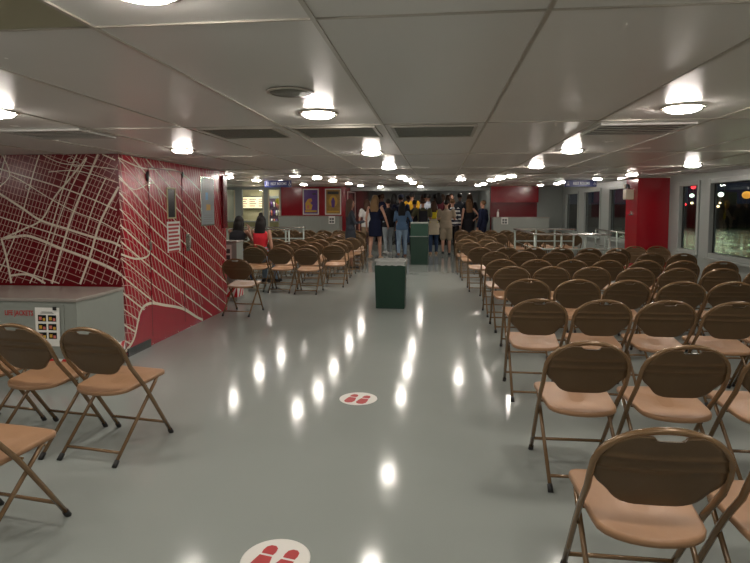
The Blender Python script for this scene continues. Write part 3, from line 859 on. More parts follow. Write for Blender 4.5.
# left block
chair(-2.78, 7.72, -3, 'single brown folding chair standing against the end of the mural wall', 'folding chairs of the left block')
rows_l = [(9.30+.0, -2.16, 3), (10.30, -2.02, 4), (11.25, -2.04, 5), (12.15, -2.05, 7), (13.1, -2.00, 3), (14.05, -2.05, 3), (15.0, -2.0, 3), (16.0, -2.06, 8), (17.0, -2.05, 8), (18.0, -2.05, 8)]
rows_l[0] = (9.80, -2.30, 3)
rows_l[1] = (10.75, -1.99, 5)
rows_l[2] = (11.65, -2.08, 6)
rows_l[3] = (12.55, -2.10, 7)
rows_l[4] = (13.45, -2.05, 3); rows_l[5] = (14.35, -2.10, 3); rows_l[5] = (14.5, -2.10, 3); rows_l[6] = (15.45, -2.25, 7); rows_l[7] = (16.4, -2.40, 7); rows_l[8] = (17.4, -2.45, 7); rows_l[9] = (18.3, -2.72, 6)
for j, (y, x0, n) in enumerate(rows_l):
    for i in range(n):
        x = x0-i*DX*1.06+rc.uniform(-.006, .006); yy = y+rc.uniform(-.05, .05)
        if j == 0: yy = y+.10*i
        chair(x, yy, rc.uniform(-1.5, 1.5), 'brown folding chair in the %s row of the left block, %s seat from the aisle' % (ORD[j], ORD[i]), 'folding chairs of the left block')

# ------------------------------------------------------------------ litter bins in the aisle
t = empty('litter_bin', (-.705, 8.5, 0), 0, 'open dark green litter bin nearest the camera with clear liner', 'bin')
bm = bmesh.new()
def taper_box(bm, w0, w1, d0, d1, z0, z1, mi=0, wall=.012):
    a = [bm.verts.new(p) for p in ((-w0,-d0,z0),(w0,-d0,z0),(w0,d0,z0),(-w0,d0,z0))]
    b = [bm.verts.new(p) for p in ((-w1,-d1,z1),(w1,-d1,z1),(w1,d1,z1),(-w1,d1,z1))]
    c = [bm.verts.new(p) for p in ((-w1+wall,-d1+wall,z1),(w1-wall,-d1+wall,z1),(w1-wall,d1-wall,z1),(-w1+wall,d1-wall,z1))]
    d_ = [bm.verts.new(p) for p in ((-w0+wall,-d0+wall,z0+wall),(w0-wall,-d0+wall,z0+wall),(w0-wall,d0-wall,z0+wall),(-w0+wall,d0-wall,z0+wall))]
    for p, q in ((a, b), (b, c), (c, d_)):
        for k in range(4): bm.faces.new((p[k], p[(k+1) % 4], q[(k+1) % 4], q[k])).material_index = mi
    bm.faces.new(a[::-1]).material_index = mi; bm.faces.new(d_).material_index = mi
taper_box(bm, .215, .232, .19, .20, 0.001, .72)
obj('body', bm, M['green'], t)
bm = bmesh.new()
for k, (z0, z1) in enumerate(((.63, .725),)):
    pts = []
    N = 48
    rings = []
    for zz, of in ((.655, .010), (.675, .006), (.70, .009), (.722, .012), (.732, .004), (.724, -.02), (.60, -.035)):
        ring = []
        for q in range(N):
            a = 2*PI*q/N
            cx, sy = math.cos(a), math.sin(a)
            m_ = max(abs(cx)/.232, abs(sy)/.20)
            x, y_ = cx/m_, sy/m_
            o_ = of+.004*math.sin(q*2.7+zz*60)
            ring.append(bm.verts.new((x*(1+o_/.23), y_*(1+o_/.2), zz+.006*math.sin(q*1.9))))
        rings.append(ring)
    for a_, b_ in zip(rings, rings[1:]):
        for q in range(N):
            f = bm.faces.new((a_[q], a_[(q+1) % N], b_[(q+1) % N], b_[q])); f.smooth = True
obj('bin_liner', bm, M['plastic_bag'], t)
bm = bmesh.new()
for q in range(26): ellipsoid(bm, (rc.uniform(-.17, .17), rc.uniform(-.14, .14), .645+rc.uniform(-.01, .02)), (rc.uniform(.02, .05), rc.uniform(.02, .04), rc.uniform(.015, .03)), 6, 4, rc.choice((0, 0, 1)))
obj('litter', bm, [M['paper'], M['greydark']], t)
t = empty('litter_bin', (-.49, 15.2, 0), 0, 'tall dark green litter bin with a hood, farther along the aisle', 'bin')
bm = bmesh.new(); taper_box(bm, .225, .24, .20, .21, .001, .76); obj('body', bm, M['green'], t)
bm = bmesh.new()
taper_box(bm, .25, .238, .22, .20, .745, .79)
box(bm, -.235, .235, -.20, .20, .79, .83); box(bm, -.235, -.20, -.20, .20, .83, 1.1); box(bm, .20, .235, -.20, .20, .83, 1.1); box(bm, -.2, .2, .17, .2, .83, 1.1); box(bm, -.2, .2, -.20, -.17, .83, 1.1)
obj('hood', bm, M['green2'], t)
obj('hood_cap', mkbox(-.24, .24, -.205, .205, 1.10, 1.14, bevel=.01), M['locker'], t)
bm = bmesh.new(); tube(bm, [(-.255, -.225, .76), (.255, -.225, .765), (.255, .225, .76), (-.255, .225, .755)], (.012), 6, closed=True); obj('bin_liner', bm, M['plastic_bag'], t)

# ------------------------------------------------------------------ floor stickers with shoe prints
def sticker(x, y, label):
    t = empty('floor_sticker', (x, y, 0), R(-12), label, 'sticker', 'round standing-place stickers')
    bm = bmesh.new(); lathe(bm, [(.148, .0005), (.150, .0015), (.146, .0022)], 40); obj('disc', bm, mat('sticker_white', (.74, .72, .67), .35) if 'sw' not in M else M['sw'], t)
    for s in (-1, 1):
        bm = bmesh.new()
        cx = s*.052
        toe = [(-.028, .022), (.028, .022), (.031, .045), (.026, .072), (.010, .086), (-.012, .085), (-.027, .070), (-.031, .045)]
        sole = [(-.030, .010), (.030, .010), (.040, -.030), (.044, -.070), (.034, -.100), (.008, -.114), (-.020, -.108), (-.038, -.080), (-.036, -.035)]
        for P_ in (toe, sole): poly(bm, [(cx+u*(-s), v, .0030) for u, v in P_])
        obj('shoe_print', bm, M['redink'], t)
    return t
sticker(-.615, 4.30, 'round white shoe print sticker on the floor halfway to the bin')
sticker(-.68, 2.24, 'round white shoe print sticker nearest the camera on the floor')

# ------------------------------------------------------------------ ceiling lamps, vents, speaker
def make_lamp():
    t = empty('ceiling_lamp')
    bm = bmesh.new(); lathe(bm, [(.080, .0), (.110, -.001), (.114, -.005), (.110, -.009), (.087, -.010), (.084, -.006)], 28, cap=False); obj('trim_ring', bm, M['ring'], t)
    bm = bmesh.new(); lathe(bm, [(.090, -.006), (.086, -.016), (.072, -.025), (.046, -.031), (.015, -.034)], 20); obj('dome', bm, M['lampglass'], t)
    return t
lp = make_lamp(); lamp_used = False
L0 = [(-3.83, 9.99), (-3.92, 11.86), (-3.83, 13.3), (-2.45, 9.49), (-3.83, 15.8), (-2.32, 10.65), (-2.34, 12.39), (-2.38, 14.9), (-2.42, 17.52), (-2.04, 19.9), (-0.63, 7.21), (-0.68, 10.55), (-0.66, 12.33), (-0.65, 14.61), (-0.61, 19.63), (0.47, 11.97), (1.22, 7.24), (1.31, 10.38), (1.23, 11.47), (1.19, 12.83), (1.28, 16.25), (1.27, 18.34), (1.1, 20.9), (3.2, 18.2), (3.32, 16.3), (3.09, 14.6), (3.31, 12.23), (3.27, 10.0), (3.08, 7.27), (-0.67, 3.13), (1.28, 3.16), (-2.32, 4.93), (-0.63, 5.31), (1.21, 5.33), (-2.44, 2.90), (3.1, 5.3), (3.1, 3.15), (-4.25, 2.97),
      (-.71, 1.31), (1.22, 1.15), (3.1, 1.15), (-2.5, 1.15), (-4.3, 1.15), (-.66, -.9), (1.22, -.9), (3.1, -.9), (-2.5, -.9), (-.66, -2.6), (1.22, -2.6), (-6.4, 2.5), (-6.9, 14), (-6.9, 17.5), (-5.6, 11.2), (-5.4, 17.6), (-1.6, 23.2), (.6, 23.4)]
L0 += [(-6.9, 20.3), (-6.9, 21.3), (-5.9, 20.9)]
def place_word(x, y):
    c = 'over the central aisle' if -1.6 < x < .9 else ('over the right chairs' if x > 0 else 'over the left side')
    return c
cnt = {}
for (x, y) in sorted(L0, key=lambda p: p[1]):
    c = lp if not lamp_used else copy_tree(lp); lamp_used = True
    c.location = (x, y, ceil(y)-.001)
    w_ = place_word(x, y)
    if y > 19.6 and x < -5.5: w_ = 'inside the snack bar'
    cnt[w_] = cnt.get(w_, 0)+1
    k = cnt[w_]-1
    lab = 'round glowing ceiling lamp %s, %s counting away from camera' % (w_, ORD[k] if k < len(ORD) else 'one of the farthest')
    tag(c, lab, 'ceiling lamp', 'round ceiling lamps')
t = empty('ceiling_speaker', (-.68, 2.56, CE-.001), label='flat round ceiling speaker between the joint lines in front of the aisle lamp', cat='speaker')
bm = bmesh.new(); lathe(bm, [(.095, -.002), (.110, -.002), (.108, -.008), (.095, -.009)], 30, cap=False); obj('rim', bm, M['joint'], t)
bm = bmesh.new(); lathe(bm, [(.096, -.001), (.094, -.007), (.04, -.009)], 30); obj('grille', bm, M['vent'], t)
def vent(x0, x1, y0, y1, label, slats=False):
    t = empty('ceiling_vent', ((x0+x1)/2, (y0+y1)/2, CE), label=label, cat='vent', group='ceiling vents')
    w, d_ = (x1-x0)/2, (y1-y0)/2
    bm = bmesh.new()
    for q in ((-w, -w+.02, -d_, d_), (w-.02, w, -d_, d_), (-w+.02, w-.02, -d_, -d_+.02), (-w+.02, w-.02, d_-.02, d_)):
        box(bm, q[0], q[1], q[2], q[3], -.014, -.001)
    obj('frame', bm, M['joint'] if not slats else M['ceil'], t)
    if slats:
        obj('backing', mkbox(-w+.02, w-.02, -d_+.02, d_-.02, -.003, -.0015), M['dark'], t)
        for k in range(6):
            yy = -d_+.045+k*(2*d_-.09)/5
            bm = bmesh.new(); box(bm, -w+.02, w-.02, yy-.011, yy+.011, -.013, -.009)
            obj('slat', bm, M['ceil2'], t)
    else:
        obj('grille', mkbox(-w+.02, w-.02, -d_+.02, d_-.02, -.006, -.0015), M['vent'], t)
vent(-1.60, -1.08, 3.62, 4.12, 'dark flat ceiling vent, left one of three beyond the aisle lamp')
vent(-.97, -.41, 3.64, 4.16, 'dark flat ceiling vent, middle one of three beyond the aisle lamp')
vent(-.31, .25, 3.66, 4.20, 'dark flat ceiling vent, right one of three beyond the aisle lamp')
vent(1.02, 1.60, 3.72, 4.24, 'slatted ceiling vent beyond the lamp over the right chairs', True)
vent(-3.0, -2.40, 3.56, 4.0, 'slatted ceiling vent near the mural wall at left', True)

# ------------------------------------------------------------------ outside the windows: deck, water, far shore
struct('trim_8', mkbox(XR+.1, XR+.9, YB, 22, -.1, 0.0), M['deck'])
bm = bmesh.new(); poly(bm, [(XR+.95, -30, -4.0), (360, -30, -4.0), (360, 360, -4.0), (XR+.95, 360, -4.0)])
tag(obj('harbour_water', bm, M['water']), 'dark rippled harbour water beyond the right windows', 'water', kind='stuff')
TH = Matrix.Translation((84, 176, -4)) @ Matrix.Rotation(R(-25.6), 4, 'Z')
t = empty('pier_shed', (84, 176, -4), R(-25.6), label='long low dark pier shed on the far shore seen through the right windows', cat='building')
obj('shed', mkbox(-70, 70, 0, 14, 0, 6.4), M['hull'], t); obj('roof', mkbox(-71, 71, -1, 15, 6.4, 7.0), M['hull'], t)
obj('stair_tower', mkbox(-4, 3, 2, 9, 7.0, 10.5), M['hull'], t)
orange = lightmat('orange_shore_light', (1.0, .25, .03), 2.5); whitel = lightmat('white_shore_light', (.85, 1.0, .82), 2); warm = lightmat('warm_shore_light', (1.0, .75, .42), 1.5); redl = lightmat('red_shore_light', (1, .03, .04), 1.5)
amber = lightmat('amber_shore_light', (1.0, .42, .06), .4)
flood = lightmat('added_glitter_flood', (.86, 1.0, .60), 26)  # glow of the added masts, meant for glitter on the water
for (x, y, z, m, r, lb) in ((79.2, 172.7, 4.9, orange, .8, 'orange shore lamp in the widest right window'), (80.9, 171.9, 5.6, whitel, 1.1, 'large white shore lamp beside the orange one'), (80.8, 172, 3.2, warm, .5, 'small warm shore lamp below the white one'), (80.4, 172.2, 2.2, warm, .6, 'lowest warm shore lamp in the widest right window'), (86.5, 169.2, 5.4, amber, 1.8, 'wide amber shore lamp at the edge of the photo'),
                         (74.6, 174.9, 7.9, redl, 1.0, 'upper red shore lamp in the narrow right window'), (74.3, 175, 5.4, whitel, .9, 'white shore lamp in the narrow right window'), (72.7, 175.5, 2.8, redl, .6, 'lower red shore lamp in the narrow right window'), (74.4, 175, 3.2, warm, .6, 'lower warm shore lamp in the narrow right window')):
    h = empty('shore_lamp', (x, y, z), label=lb, cat='lamp', group='lamps on the far shore')
    bm = bmesh.new(); ellipsoid(bm, (0, 0, 0), (r*.72, r*.5, r*.6), 10, 6); obj('lens', bm, m, h)
    bm = bmesh.new(); tube(bm, [(0, 0, -z-4), (0, 0, 0)], .08, 5); obj('post', bm, M['hull'], h)
for k, u in enumerate((-14, -7, 0, 7, 14)):  # masts added out of view so the water catches glitter
    p = TH @ Vector((u*1.6, -3, 0))
    h = empty('added_flood_mast', (p.x, p.y, -4), R(-25.6), label='unseen flood light mast added for water glitter, above the window head, %s from the left' % ORD[k], cat='light mast', group='flood light masts added for water glitter')
    bm = bmesh.new(); tube(bm, [(0, 0, 0), (0, 0, 24)], .2, 6); obj('mast', bm, M['hull'], h)
    bm = mkbox(-2, 2, -.6, .3, 23.2, 24.4); obj('glitter_flood_head', bm, flood, h)

# ------------------------------------------------------------------ people
def person(loc, rz, h=1.75, label='', skin='skin_light', top=None, bottom=None, topkind='shirt', bottomkind='trousers', sleeve='short',
           hair=(.02, .012, .008), hairkind='short', arms=('down', 'down'), stride=0.0, female=False, shoes='black', bag=None, cap=None, seated=False, lean=0.0, head_turn=0.0, head_tilt=0.0, stripes=None, bulk=1.12):
    k = h/1.75
    if seated: k = h/1.75
    root = empty('person', loc, R(rz), label, 'person')
    V = Vector
    sh = (.165 if female else .190)*bulk
    hipw = .095
    lz = -.35 if seated else 0.0
    pelvis = V((0, 0, .96+lz)); waist = V((0, .0, 1.10+lz)); chest = V((0, lean*.5, 1.28+lz)); neck = V((0, lean*.9, 1.47+lz)); 
    head = V((0, lean*1.15+.01, 1.625+lz-abs(lean)*.15))
    P = {}
    for s, nm in ((-1, 'L'), (1, 'R')):
        st = stride*s
        if seated:
            P['hip'+nm] = V((s*hipw, 0, .90+lz)); P['knee'+nm] = V((s*.13, .43, .53)); P['ank'+nm] = V((s*.13, .40, .085))
        else:
            P['hip'+nm] = V((s*hipw, 0, .90)); P['knee'+nm] = V((s*.10, st*.5+abs(stride)*.12+.02, .49)); P['ank'+nm] = V((s*.10, st, .085+(.05 if st < -.05 else 0)))
        P['sh'+nm] = V((s*sh, lean*.85, 1.415+lz))
        a = arms[0 if s < 0 else 1]
        S_ = P['sh'+nm]
        if a == 'down': P['el'+nm] = S_+V((s*.06, -.03, -.29)); P['wr'+nm] = P['el'+nm]+V((s*.01, .07, -.25))
        elif a == 'out': P['el'+nm] = S_+V((s*.12, -.05, -.26)); P['wr'+nm] = P['el'+nm]+V((s*.03, .12, -.20))
        elif a == 'phone': P['el'+nm] = S_+V((s*.05, .08, -.27)); P['wr'+nm] = P['el'+nm]+V((-s*.06, .22, .05))
        elif a == 'hip': P['el'+nm] = S_+V((s*.16, -.10, -.22)); P['wr'+nm] = P['el'+nm]+V((-s*.14, .13, -.16))
        elif a == 'face': P['el'+nm] = S_+V((s*.04, .16, -.20)); P['wr'+nm] = P['el'+nm]+V((-s*.08, .05, .22))
        elif a == 'forward': P['el'+nm] = S_+V((s*.05, .18, -.20)); P['wr'+nm] = P['el'+nm]+V((-s*.02, .24, -.02))
    def K(v): return tuple(V(v)*k)
    def limbs(bm, f=0.0, which='body', sl='long'):
        """shared volumes, f = extra thickness"""
        tr = (.135 if female else .155)*bulk
        if which in ('body', 'top'):
            w = (1 if which == 'body' else 1)
            tw = (.105 if female else .13)*bulk
            pts = [pelvis+V((0, 0, -.04)), pelvis+V((0, 0, .05)), waist, chest, V((0, lean*.8, 1.38+lz)), V((0, lean*.87, 1.435+lz))]
            rr = [(.145*bulk+f, .095+f), (.15*bulk+f, .10+f), (tw+f, .085+f), (tr+f, .105+f), (sh-.02+f, .085+f), (.07+f, .055+f)]
            tube(bm, [K(p) for p in pts], [(a*k, b*k) for a, b in rr], 18, up=(0, 1, 0), dome=True)
            for nm in ('L', 'R'):
                S_, E_, W_ = P['sh'+nm], P['el'+nm], P['wr'+nm]
                rs = .048*(.88 if female else 1)
                if which == 'body' or sl == 'long': pp = [S_, E_, W_]; r_ = [rs+f, rs*.82+f, .027+f*(.9)]
                elif sl == 'short': pp = [S_, S_+(E_-S_)*.62]; r_ = [rs+f+.004, rs+f+.010]
                elif sl == 'elbow': pp = [S_, E_, E_+(W_-E_)*.15]; r_ = [rs+f, rs+f, rs+f]
                else: continue
                tube(bm, [K(p) for p in pp], [r*k for r in r_], 12, dome=True)
        if which in ('body', 'bottom'):
            if which == 'bottom':
                tube(bm, [K(pelvis+V((0, 0, -.07))), K(pelvis+V((0, 0, .085)))], [((.15*bulk+f)*k, (.10+f)*k)]*2, 18, up=(0, 1, 0), dome=True)
            for nm in ('L', 'R'):
                H_, N_, A_ = P['hip'+nm], P['knee'+nm], P['ank'+nm]
                if which == 'body' or sl == 'long':
                    calf = N_+(A_-N_)*.3+V((0, -.02, 0))
                    pp = [H_, H_+(N_-H_)*.35, N_, calf, A_]; r_ = [.085+f, .080+f, .052+f, .054+f, .035+f*1.3]
                else:
                    pp = [H_, H_+(N_-H_)*.35, H_+(N_-H_)*.86]; r_ = [.088+f, .088+f, .085+f]
                tube(bm, [K(p) for p in pp], [r*k for r in r_], 12, dome=True)
    vox = .017
    bm = bmesh.new()
    limbs(bm, 0)
    tube(bm, [K(V((0, lean*.85, 1.42+lz))), K(neck), K(head+V((0, -.01, -.06)))], [.06*k, .052*k, .05*k], 12, dome=True)
    ht = Matrix.Rotation(R(head_turn), 3, 'Z') @ Matrix.Rotation(R(-head_tilt), 3, 'X')
    def HP(x, y, z): return K(head+ht @ V((x, y, z)))
    ellipsoid(bm, HP(0, -.005, .03), (.074*k, .092*k, .095*k), 16, 12, rot=ht.to_euler())
    ellipsoid(bm, HP(0, .025, -.045), (.055*k, .060*k, .065*k), 14, 10, rot=ht.to_euler())
    tube(bm, [HP(0, .088, .02), HP(0, .108, -.018)], [.008*k, .015*k], 8, dome=True)
    for s in (-1, 1): ellipsoid(bm, HP(s*.078, -.005, 0), (.012*k, .022*k, .032*k), 8, 6)
    for s, nm in ((-1, 'L'), (1, 'R')):   # palms and feet
        W_, E_ = P['wr'+nm], P['el'+nm]
        d_ = (W_-E_).normalized()
        tube(bm, [K(W_), K(W_+d_*.045), K(W_+d_*.085)], [(.022*k, .022*k), (.036*k, .018*k), (.034*k, .016*k)], 10, dome=True)
        A_ = P['ank'+nm]
        tube(bm, [K(A_+V((0, -.045, -.045))), K(A_+V((0, .06, -.05))), K(A_+V((0, .17, -.062)))], [(.034*k, .034*k), (.040*k, .032*k), (.034*k, .02*k)], 10, dome=True)
    body = remeshed('body', bm, M[skin], root, vox)
    # fingers: five per hand, rooted in the palm, slightly curled
    bmf = bmesh.new(); bmf.from_mesh(body.data)
    for s, nm in ((-1, 'L'), (1, 'R')):
        W_, E_ = P['wr'+nm], P['el'+nm]
        d_ = (W_-E_).normalized()
        ref = V((0, 0, 1)) if abs(d_.z) < .7 else V((0, 1, 0))
        ax = (V((0, 1, 0))-d_*d_.y).normalized() if abs(d_.y) < .9 else V((1, 0, 0))
        cu = V((-s, 0, 0)); cu = (cu-d_*cu.dot(d_)-ax*cu.dot(ax))
        cu = cu.normalized() if cu.length > .1 else d_.cross(ax)
        for q, (off, ln) in enumerate(((.027, .072), (.009, .082), (-.009, .076), (-.026, .060))):
            b0 = W_+d_*.075+ax*off
            p1 = b0+d_*ln*.45+cu*.006; p2 = p1+d_*ln*.32+cu*ln*.2; p3 = p2+d_*ln*.15+cu*ln*.25
            tube(bmf, [K(b0), K(p1), K(p2), K(p3)], [.0095*k, .0088*k, .008*k, .0068*k], 6, dome=True)
        b0 = W_+d_*.025+ax*.022
        tube(bmf, [K(b0), K(b0+ax*.028+d_*.022), K(b0+ax*.040+d_*.052+cu*.01)], [.013*k, .011*k, .008*k], 6, dome=True)
    for f in bmf.faces: f.smooth = True
    bmf.to_mesh(body.data); bmf.free()
    bm = bmesh.new()
    for s in (-1, 1): ellipsoid(bm, HP(s*.030, .079, .012), (.011*k, .008*k, .007*k), 8, 6)
    obj('eyes', bm, M['eye'], root)
    bm = bmesh.new(); ellipsoid(bm, HP(0, .083, -.052), (.022*k, .008*k, .007*k), 10, 6); obj('mouth', bm, M['lips'], root)
    # hair
    hm = cloth('hair_%d_%d' % (int(hair[0]*1000), int(hair[1]*1000)), hair, .6)
    bm = bmesh.new()
    ellipsoid(bm, HP(0, -.022, .048), (.086*k, .094*k, .090*k), 16, 12, rot=ht.to_euler())
    if hairkind in ('long', 'mid', 'bun'):
        ln = {'long': .42, 'mid': .22, 'bun': .40}[hairkind]
        tube(bm, [HP(0, -.045, .05), HP(0, -.07, -.05), HP(0, -.085, -.05-ln*.45), HP(0, -.085, -.05-ln)], [(.084*k, .055*k), (.105*k, .055*k), (.125*k, .045*k), (.085*k, .025*k)], 14, up=(0, 1, 0), dome=True)
        for s in (-1, 1): tube(bm, [HP(s*.07, .0, .05), HP(s*.085, -.01, -.05), HP(s*.08, -.03, -.05-ln*.35)], [.028*k, .026*k, .018*k], 8, dome=True)
    if hairkind == 'bun': ellipsoid(bm, HP(0, -.03, .15), (.045*k, .045*k, .04*k), 12, 8)
    remeshed('hair', bm, hm, root, .013)
    if cap:
        bm = bmesh.new(); ellipsoid(bm, HP(0, -.01, .075), (.094*k, .105*k, .075*k), 16, 10, rot=ht.to_euler()); tube(bm, [HP(0, .07, .06), HP(0, .16, .045)], [(.07*k, .012*k), (.055*k, .006*k)], 12, up=(0, 0, 1)); remeshed('cap', bm, cloth(*cap), root, .013)
    # clothes
    tm = cloth(*top); bo = cloth(*bottom) if bottom else None
    if topkind == 'dress':
        bm = bmesh.new(); limbs(bm, .014, 'top', sleeve)
        tube(bm, [K(pelvis+V((0, 0, .08))), K(pelvis+V((0, 0, -.05))), K(pelvis+V((0, .01, -.33)))], [(.155*k, .115*k), (.185*k, .13*k), (.19*k, .15*k)], 18, up=(0, 1, 0))
        remeshed('dress', bm, tm, root, vox)
    else:
        bm = bmesh.new(); limbs(bm, .015, 'top', sleeve)
        ln = {'shirt': -.10, 'coat': -.32, 'crop': .02}[topkind]
        if seated: ln = -.02
        tube(bm, [K(pelvis+V((0, 0, .12))), K(pelvis+V((0, 0, .0))), K(pelvis+V((0, 0, ln)))], [(.150*bulk*k, .112*k), (.172*bulk*k, .123*k), (.178*bulk*k, .130*k)], 18, up=(0, 1, 0))
        if stripes:
            o_ = remeshed('shirt', bm, [tm, cloth(*stripes)], root, vox)
            for p in o_.data.polygons:
                if int((p.center.z/k)*16) % 2: p.material_index = 1
        else: remeshed('coat' if topkind == 'coat' else 'shirt', bm, tm, root, vox)
        if bo:
            bm = bmesh.new(); limbs(bm, .013, 'bottom', 'long' if bottomkind == 'trousers' else 'shorts')
            remeshed(bottomkind, bm, bo, root, vox)
    for s, nm in ((-1, 'L'), (1, 'R')):
        A_ = P['ank'+nm]
        bm = bmesh.new()
        tube(bm, [K(A_+V((0, -.055, -.045))), K(A_+V((0, .05, -.045))), K(A_+V((0, .15, -.056))), K(A_+V((0, .20, -.06)))], [(.040*k, .038*k), (.046*k, .038*k), (.046*k, .028*k), (.03*k, .02*k)], 12, up=(0, 0, 1), dome=True)
        box(bm, *[v*k for v in (A_.x-.042, A_.x+.042, A_.y-.09, A_.y+.21, A_.z-.083, A_.z-.066)], bevel=.006)
        obj('shoe', bm, cloth('shoe_'+shoes, {'black': (.012, .012, .014), 'tan': (.45, .28, .18), 'brown': (.16, .07, .04), 'white': (.7, .7, .68)}[shoes], .5), root, True)
    if bag:
        kind, bname, bc = bag
        bgm = cloth(bname, bc)
        if kind == 'backpack':
            b = empty('backpack', (0, 0, 0), 0, 'backpack in %s worn by %s' % (bname.replace('_', ' '), label.split(' person ')[-1] if ' person ' in label else label), 'backpack')
            b['label'] = bname.replace('_', ' ')+' backpack worn by '+label.split(',')[0].replace('person in', 'the person in').split(' behind')[0].split(' just')[0].split(' and ')[0]
            b.location = loc; b.rotation_euler = root.rotation_euler
            bm = bmesh.new(); bw = .6 if bname == 'yellow' else 1.0; box(bm, -.13*k*bw, .13*k*bw, -.265*k, -.15*k, (1.38-.36*bw)*k, 1.38*k, 0, .03); obj('pack', bm, bgm, b, True)
            bm = bmesh.new(); box(bm, -.09*k*bw, .09*k*bw, -.29*k, -.263*k, (1.38-.33*bw)*k, (1.38-.18*bw)*k, 0, .012); obj('pocket', bm, bgm, b)
            for s in (-1, 1):
                bm = bmesh.new(); tube(bm, [K((s*.09, -.14, 1.36)), K((s*.11, -.05, 1.47)), K((s*.11, .08, 1.42)), K((s*.12, .13, 1.25)), K((s*.13, .05, 1.08)), K((s*.12, -.13, 1.05))], (.013), 6); obj('strap', bm, bgm, b)
        elif kind == 'handbag':
            b = empty('handbag', loc, root.rotation_euler[2], bname.replace('_', ' ')+' handbag hanging beside the '+label.split(',')[0], 'handbag')
            bm = bmesh.new(); box(bm, -.36*k, -.27*k, -.12*k, .12*k, .82*k, 1.0*k, 0, .03); obj('pouch', bm, bgm, b, True)
            bm = bmesh.new(); tube(bm, [K((-.31, -.1, .98)), K((-.24, -.05, 1.3)), K((-.17, 0, 1.48)), K((-.24, .05, 1.3)), K((-.31, .1, .98))], .008, 6); obj('strap', bm, bgm, b)
    return root

SK = {'l': 'skin_light', 't': 'skin_tan', 'd': 'skin_dark'}
blk = ('black_cloth', (.012, .012, .015)); nav = ('navy_cloth', (.006, .009, .030)); jean = ('light_denim', (.22, .31, .42)); djean = ('dark_denim', (.04, .07, .14)); denimj = ('denim_jacket', (.09, .16, .27))
dgrey = ('charcoal_cloth', (.03, .035, .045)); cream = ('cream_cloth', (.60, .53, .40)); beige = ('beige_cloth', (.33, .27, .20)); olive = ('olive_cloth', (.09, .085, .045)); yel = ('mustard_cloth', (.58, .31, .02)); redc = ('red_cloth', (.5, .02, .03)); whitec = ('white_cloth', (.6, .6, .58)); lgrey = ('pale_grey_cloth', (.32, .35, .40)); khaki = ('khaki_cloth', (.30, .22, .14)); brownc = ('dark_brown_cloth', (.06, .03, .025)); burg = ('maroon_cloth', (.12, .02, .03))
blond = (.20, .12, .055); brn = (.06, .03, .017); bkh = (.010, .008, .007); lbr = (.14, .075, .035)
# seen beside and behind the first bin
None and person((-2.55, 13.92, 0), -55, 1.74, 'person in a dark grey dress, long dark hair, looking at a phone among the left chairs', 't', dgrey, None, 'dress', 'x', 'long', brn, 'long', ('down', 'phone'), female=True)
def pers(*a, **k):
    a = list(a); a[4] = SK[a[4]]; return person(*a, **k)
pers((-2.18, 13.9, 0), -70, 1.74, 'person in a dark grey dress with long dark hair among the left chairs', 't', dgrey, None, 'dress', 'x', 'long', brn, 'long', ('down', 'phone'), female=True)
pers((-1.86, 16.6, 0), -10, 1.90, 'person in a sleeveless navy dress with long blond hair, walking', 'l', nav, None, 'dress', 'x', 'none', blond, 'long', ('down', 'out'), .16, True, 'tan')
pers((-2.35, 18.6, 0), 10, 1.80, 'person in a pale top with a light bag behind the navy dress', 'l', whitec, khaki, 'shirt', 'trousers', 'short', brn, 'mid', ('down', 'down'), .05, True, 'white')
pers((-1.63, 18.4, 0), 25, 1.82, 'person in black top and pale jeans left of the denim jacket', 'l', blk, ('washed_denim', (.30, .34, .36)), 'shirt', 'trousers', 'short', bkh, 'short', ('face', 'down'), .08, False, 'white')
pers((-1.12, 17.55, 0), 0, 1.72, 'person in a denim jacket and light jeans with long black hair', 't', denimj, jean, 'shirt', 'trousers', 'long', bkh, 'long', ('phone', 'out'), .08, True, 'brown')
pers((-1.29, 19.6, 0), 0, 1.98, 'tall person in a dark navy jacket and cap behind the denim jacket', 't', nav, djean, 'shirt', 'trousers', 'long', bkh, 'short', ('down', 'down'), 0, cap=nav, bulk=1.1)
pers((-.78, 18.9, 0), -8, 1.80, 'person in all black clothes just left of the hooded bin', 't', blk, blk, 'shirt', 'trousers', 'long', bkh, 'short', ('down', 'phone'), .05)
pers((-.94, 20.4, .2), 5, 1.88, 'person in a mustard yellow shirt in the middle of the crowd', 't', yel, djean, 'shirt', 'trousers', 'short', bkh, 'short', ('forward', 'down'), 0, cap=blk, bulk=1.05)
pers((-.48, 17.9, 0), 5, 1.82, 'person in an olive shirt just behind the hooded bin', 't', olive, brownc, 'shirt', 'trousers', 'short', brn, 'short', ('out', 'phone'), .04, bulk=1.08, bag=('backpack', 'black', (.015, .015, .02)))
pers((-.34, 20.35, .2), 0, 1.84, 'person in a pale blue grey shirt behind the olive shirt', 'd', lgrey, djean, 'shirt', 'trousers', 'short', bkh, 'short')
pers((-.14, 18.7, 0), 5, 1.76, 'person in a long cream coat and blue jeans with dark hair', 't', cream, djean, 'coat', 'trousers', 'long', brn, 'mid', ('out', 'down'), .05, True, 'tan', bag=('backpack', 'yellow', (.75, .62, .03)))
pers((.27, 18.25, 0), -3, 1.78, 'person in beige shirt and beige shorts at the aisle edge', 'l', beige, ('beige_shorts_cloth', (.30, .25, .18)), 'shirt', 'shorts', 'short', bkh, 'short', ('phone', 'phone'), .08, bulk=1.12)
pers((.02, 20.9, .2), 10, 1.88, 'person in a maroon top behind the cream coat', 't', burg, blk, 'shirt', 'trousers', 'long', bkh, 'mid', female=True)
pers((.50, 21.25, .2), 175, 1.86, 'person facing the camera in dark brown behind the beige shirt', 't', brownc, blk, 'shirt', 'trousers', 'long', bkh, 'short')
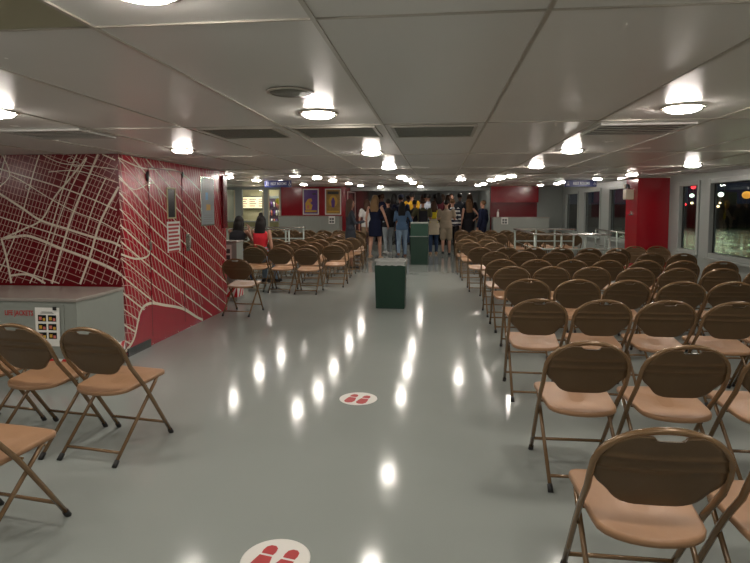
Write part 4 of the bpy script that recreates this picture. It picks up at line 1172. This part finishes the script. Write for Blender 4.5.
pers((.50, 19.72, 0), -5, 1.84, 'person in a navy and white striped top near the right chairs', 'l', nav, blk, 'shirt', 'trousers', 'long', lbr, 'short', ('down', 'down'), stripes=whitec, female=True)
pers((1.15, 20.75, .2), 5, 1.86, 'person in black clothes with long brown hair right of the striped top', 't', blk, blk, 'shirt', 'trousers', 'long', brn, 'long', female=True)
pers((1.06, 19.85, 0), 25, 1.84, 'person in a sleeveless black dress with long light brown hair', 'l', blk, None, 'dress', 'x', 'none', lbr, 'long', ('down', 'hip'), 0, True)
pers((1.52, 19.36, 0), 60, 1.78, 'person in a navy jacket standing beside the far red wall', 'l', nav, nav, 'shirt', 'trousers', 'long', lbr, 'short', ('down', 'down'))
# on the landing behind them
hz = [(-2.35, 22.6, blk, bkh, 'short', 'person in black standing leftmost on the far landing'), (-1.75, 22.4, brownc, bkh, 'short', 'person in dark brown second from left on the far landing'), (-1.2, 22.9, dgrey, bkh, 'short', 'person in charcoal third from left on the far landing'), (-.6, 22.6, burg, brn, 'mid', 'person in maroon at the centre of the far landing'), (-.1, 22.3, blk, bkh, 'short', 'person in a black cap at the centre of the far landing'), (.4, 22.7, dgrey, brn, 'mid', 'person in charcoal with longer hair on the far landing'), (.85, 22.3, brownc, bkh, 'short', 'person in dark brown near the right of the far landing')]
hz += [(-1.62, 20.9, blk, bkh, 'mid', 'person in black with shoulder length hair behind the pale jeans'), (-2.1, 21.2, nav, brn, 'short', 'person in navy at the left edge of the crowd on the landing'), (-.48, 21.5, brownc, bkh, 'short', 'person in dark brown just behind the pale blue grey shirt'), (.78, 20.5, dgrey, bkh, 'short', 'person in charcoal standing behind the striped top'), (.18, 21.75, blk, brn, 'mid', 'person in black with brown hair behind the maroon top')]
for i, (x, y, c, hc, hk, lb) in enumerate(hz):
    pers((x, y, .20), rc.uniform(-25, 25), 1.86, lb, 'dt'[i % 2], c, blk, 'shirt', 'trousers', 'long', hc, hk, cap=blk if 'cap' in lb else None)
# two seated at the left
pers((-3.51, 10.80, 0), -12, 1.72, 'person seated at left in a red top with long black hair and bun', 't', redc, jean, 'crop', 'trousers', 'none', bkh, 'bun', ('forward', 'down'), 0, True, 'black', seated=True, lean=.05)
pers((-4.02, 10.80, 0), -6, 1.72, 'person seated at left in black with a raised bare arm', 't', blk, djean, 'shirt', 'trousers', 'none', bkh, 'long', ('face', 'face'), 0, True, 'black', seated=True, lean=.16)
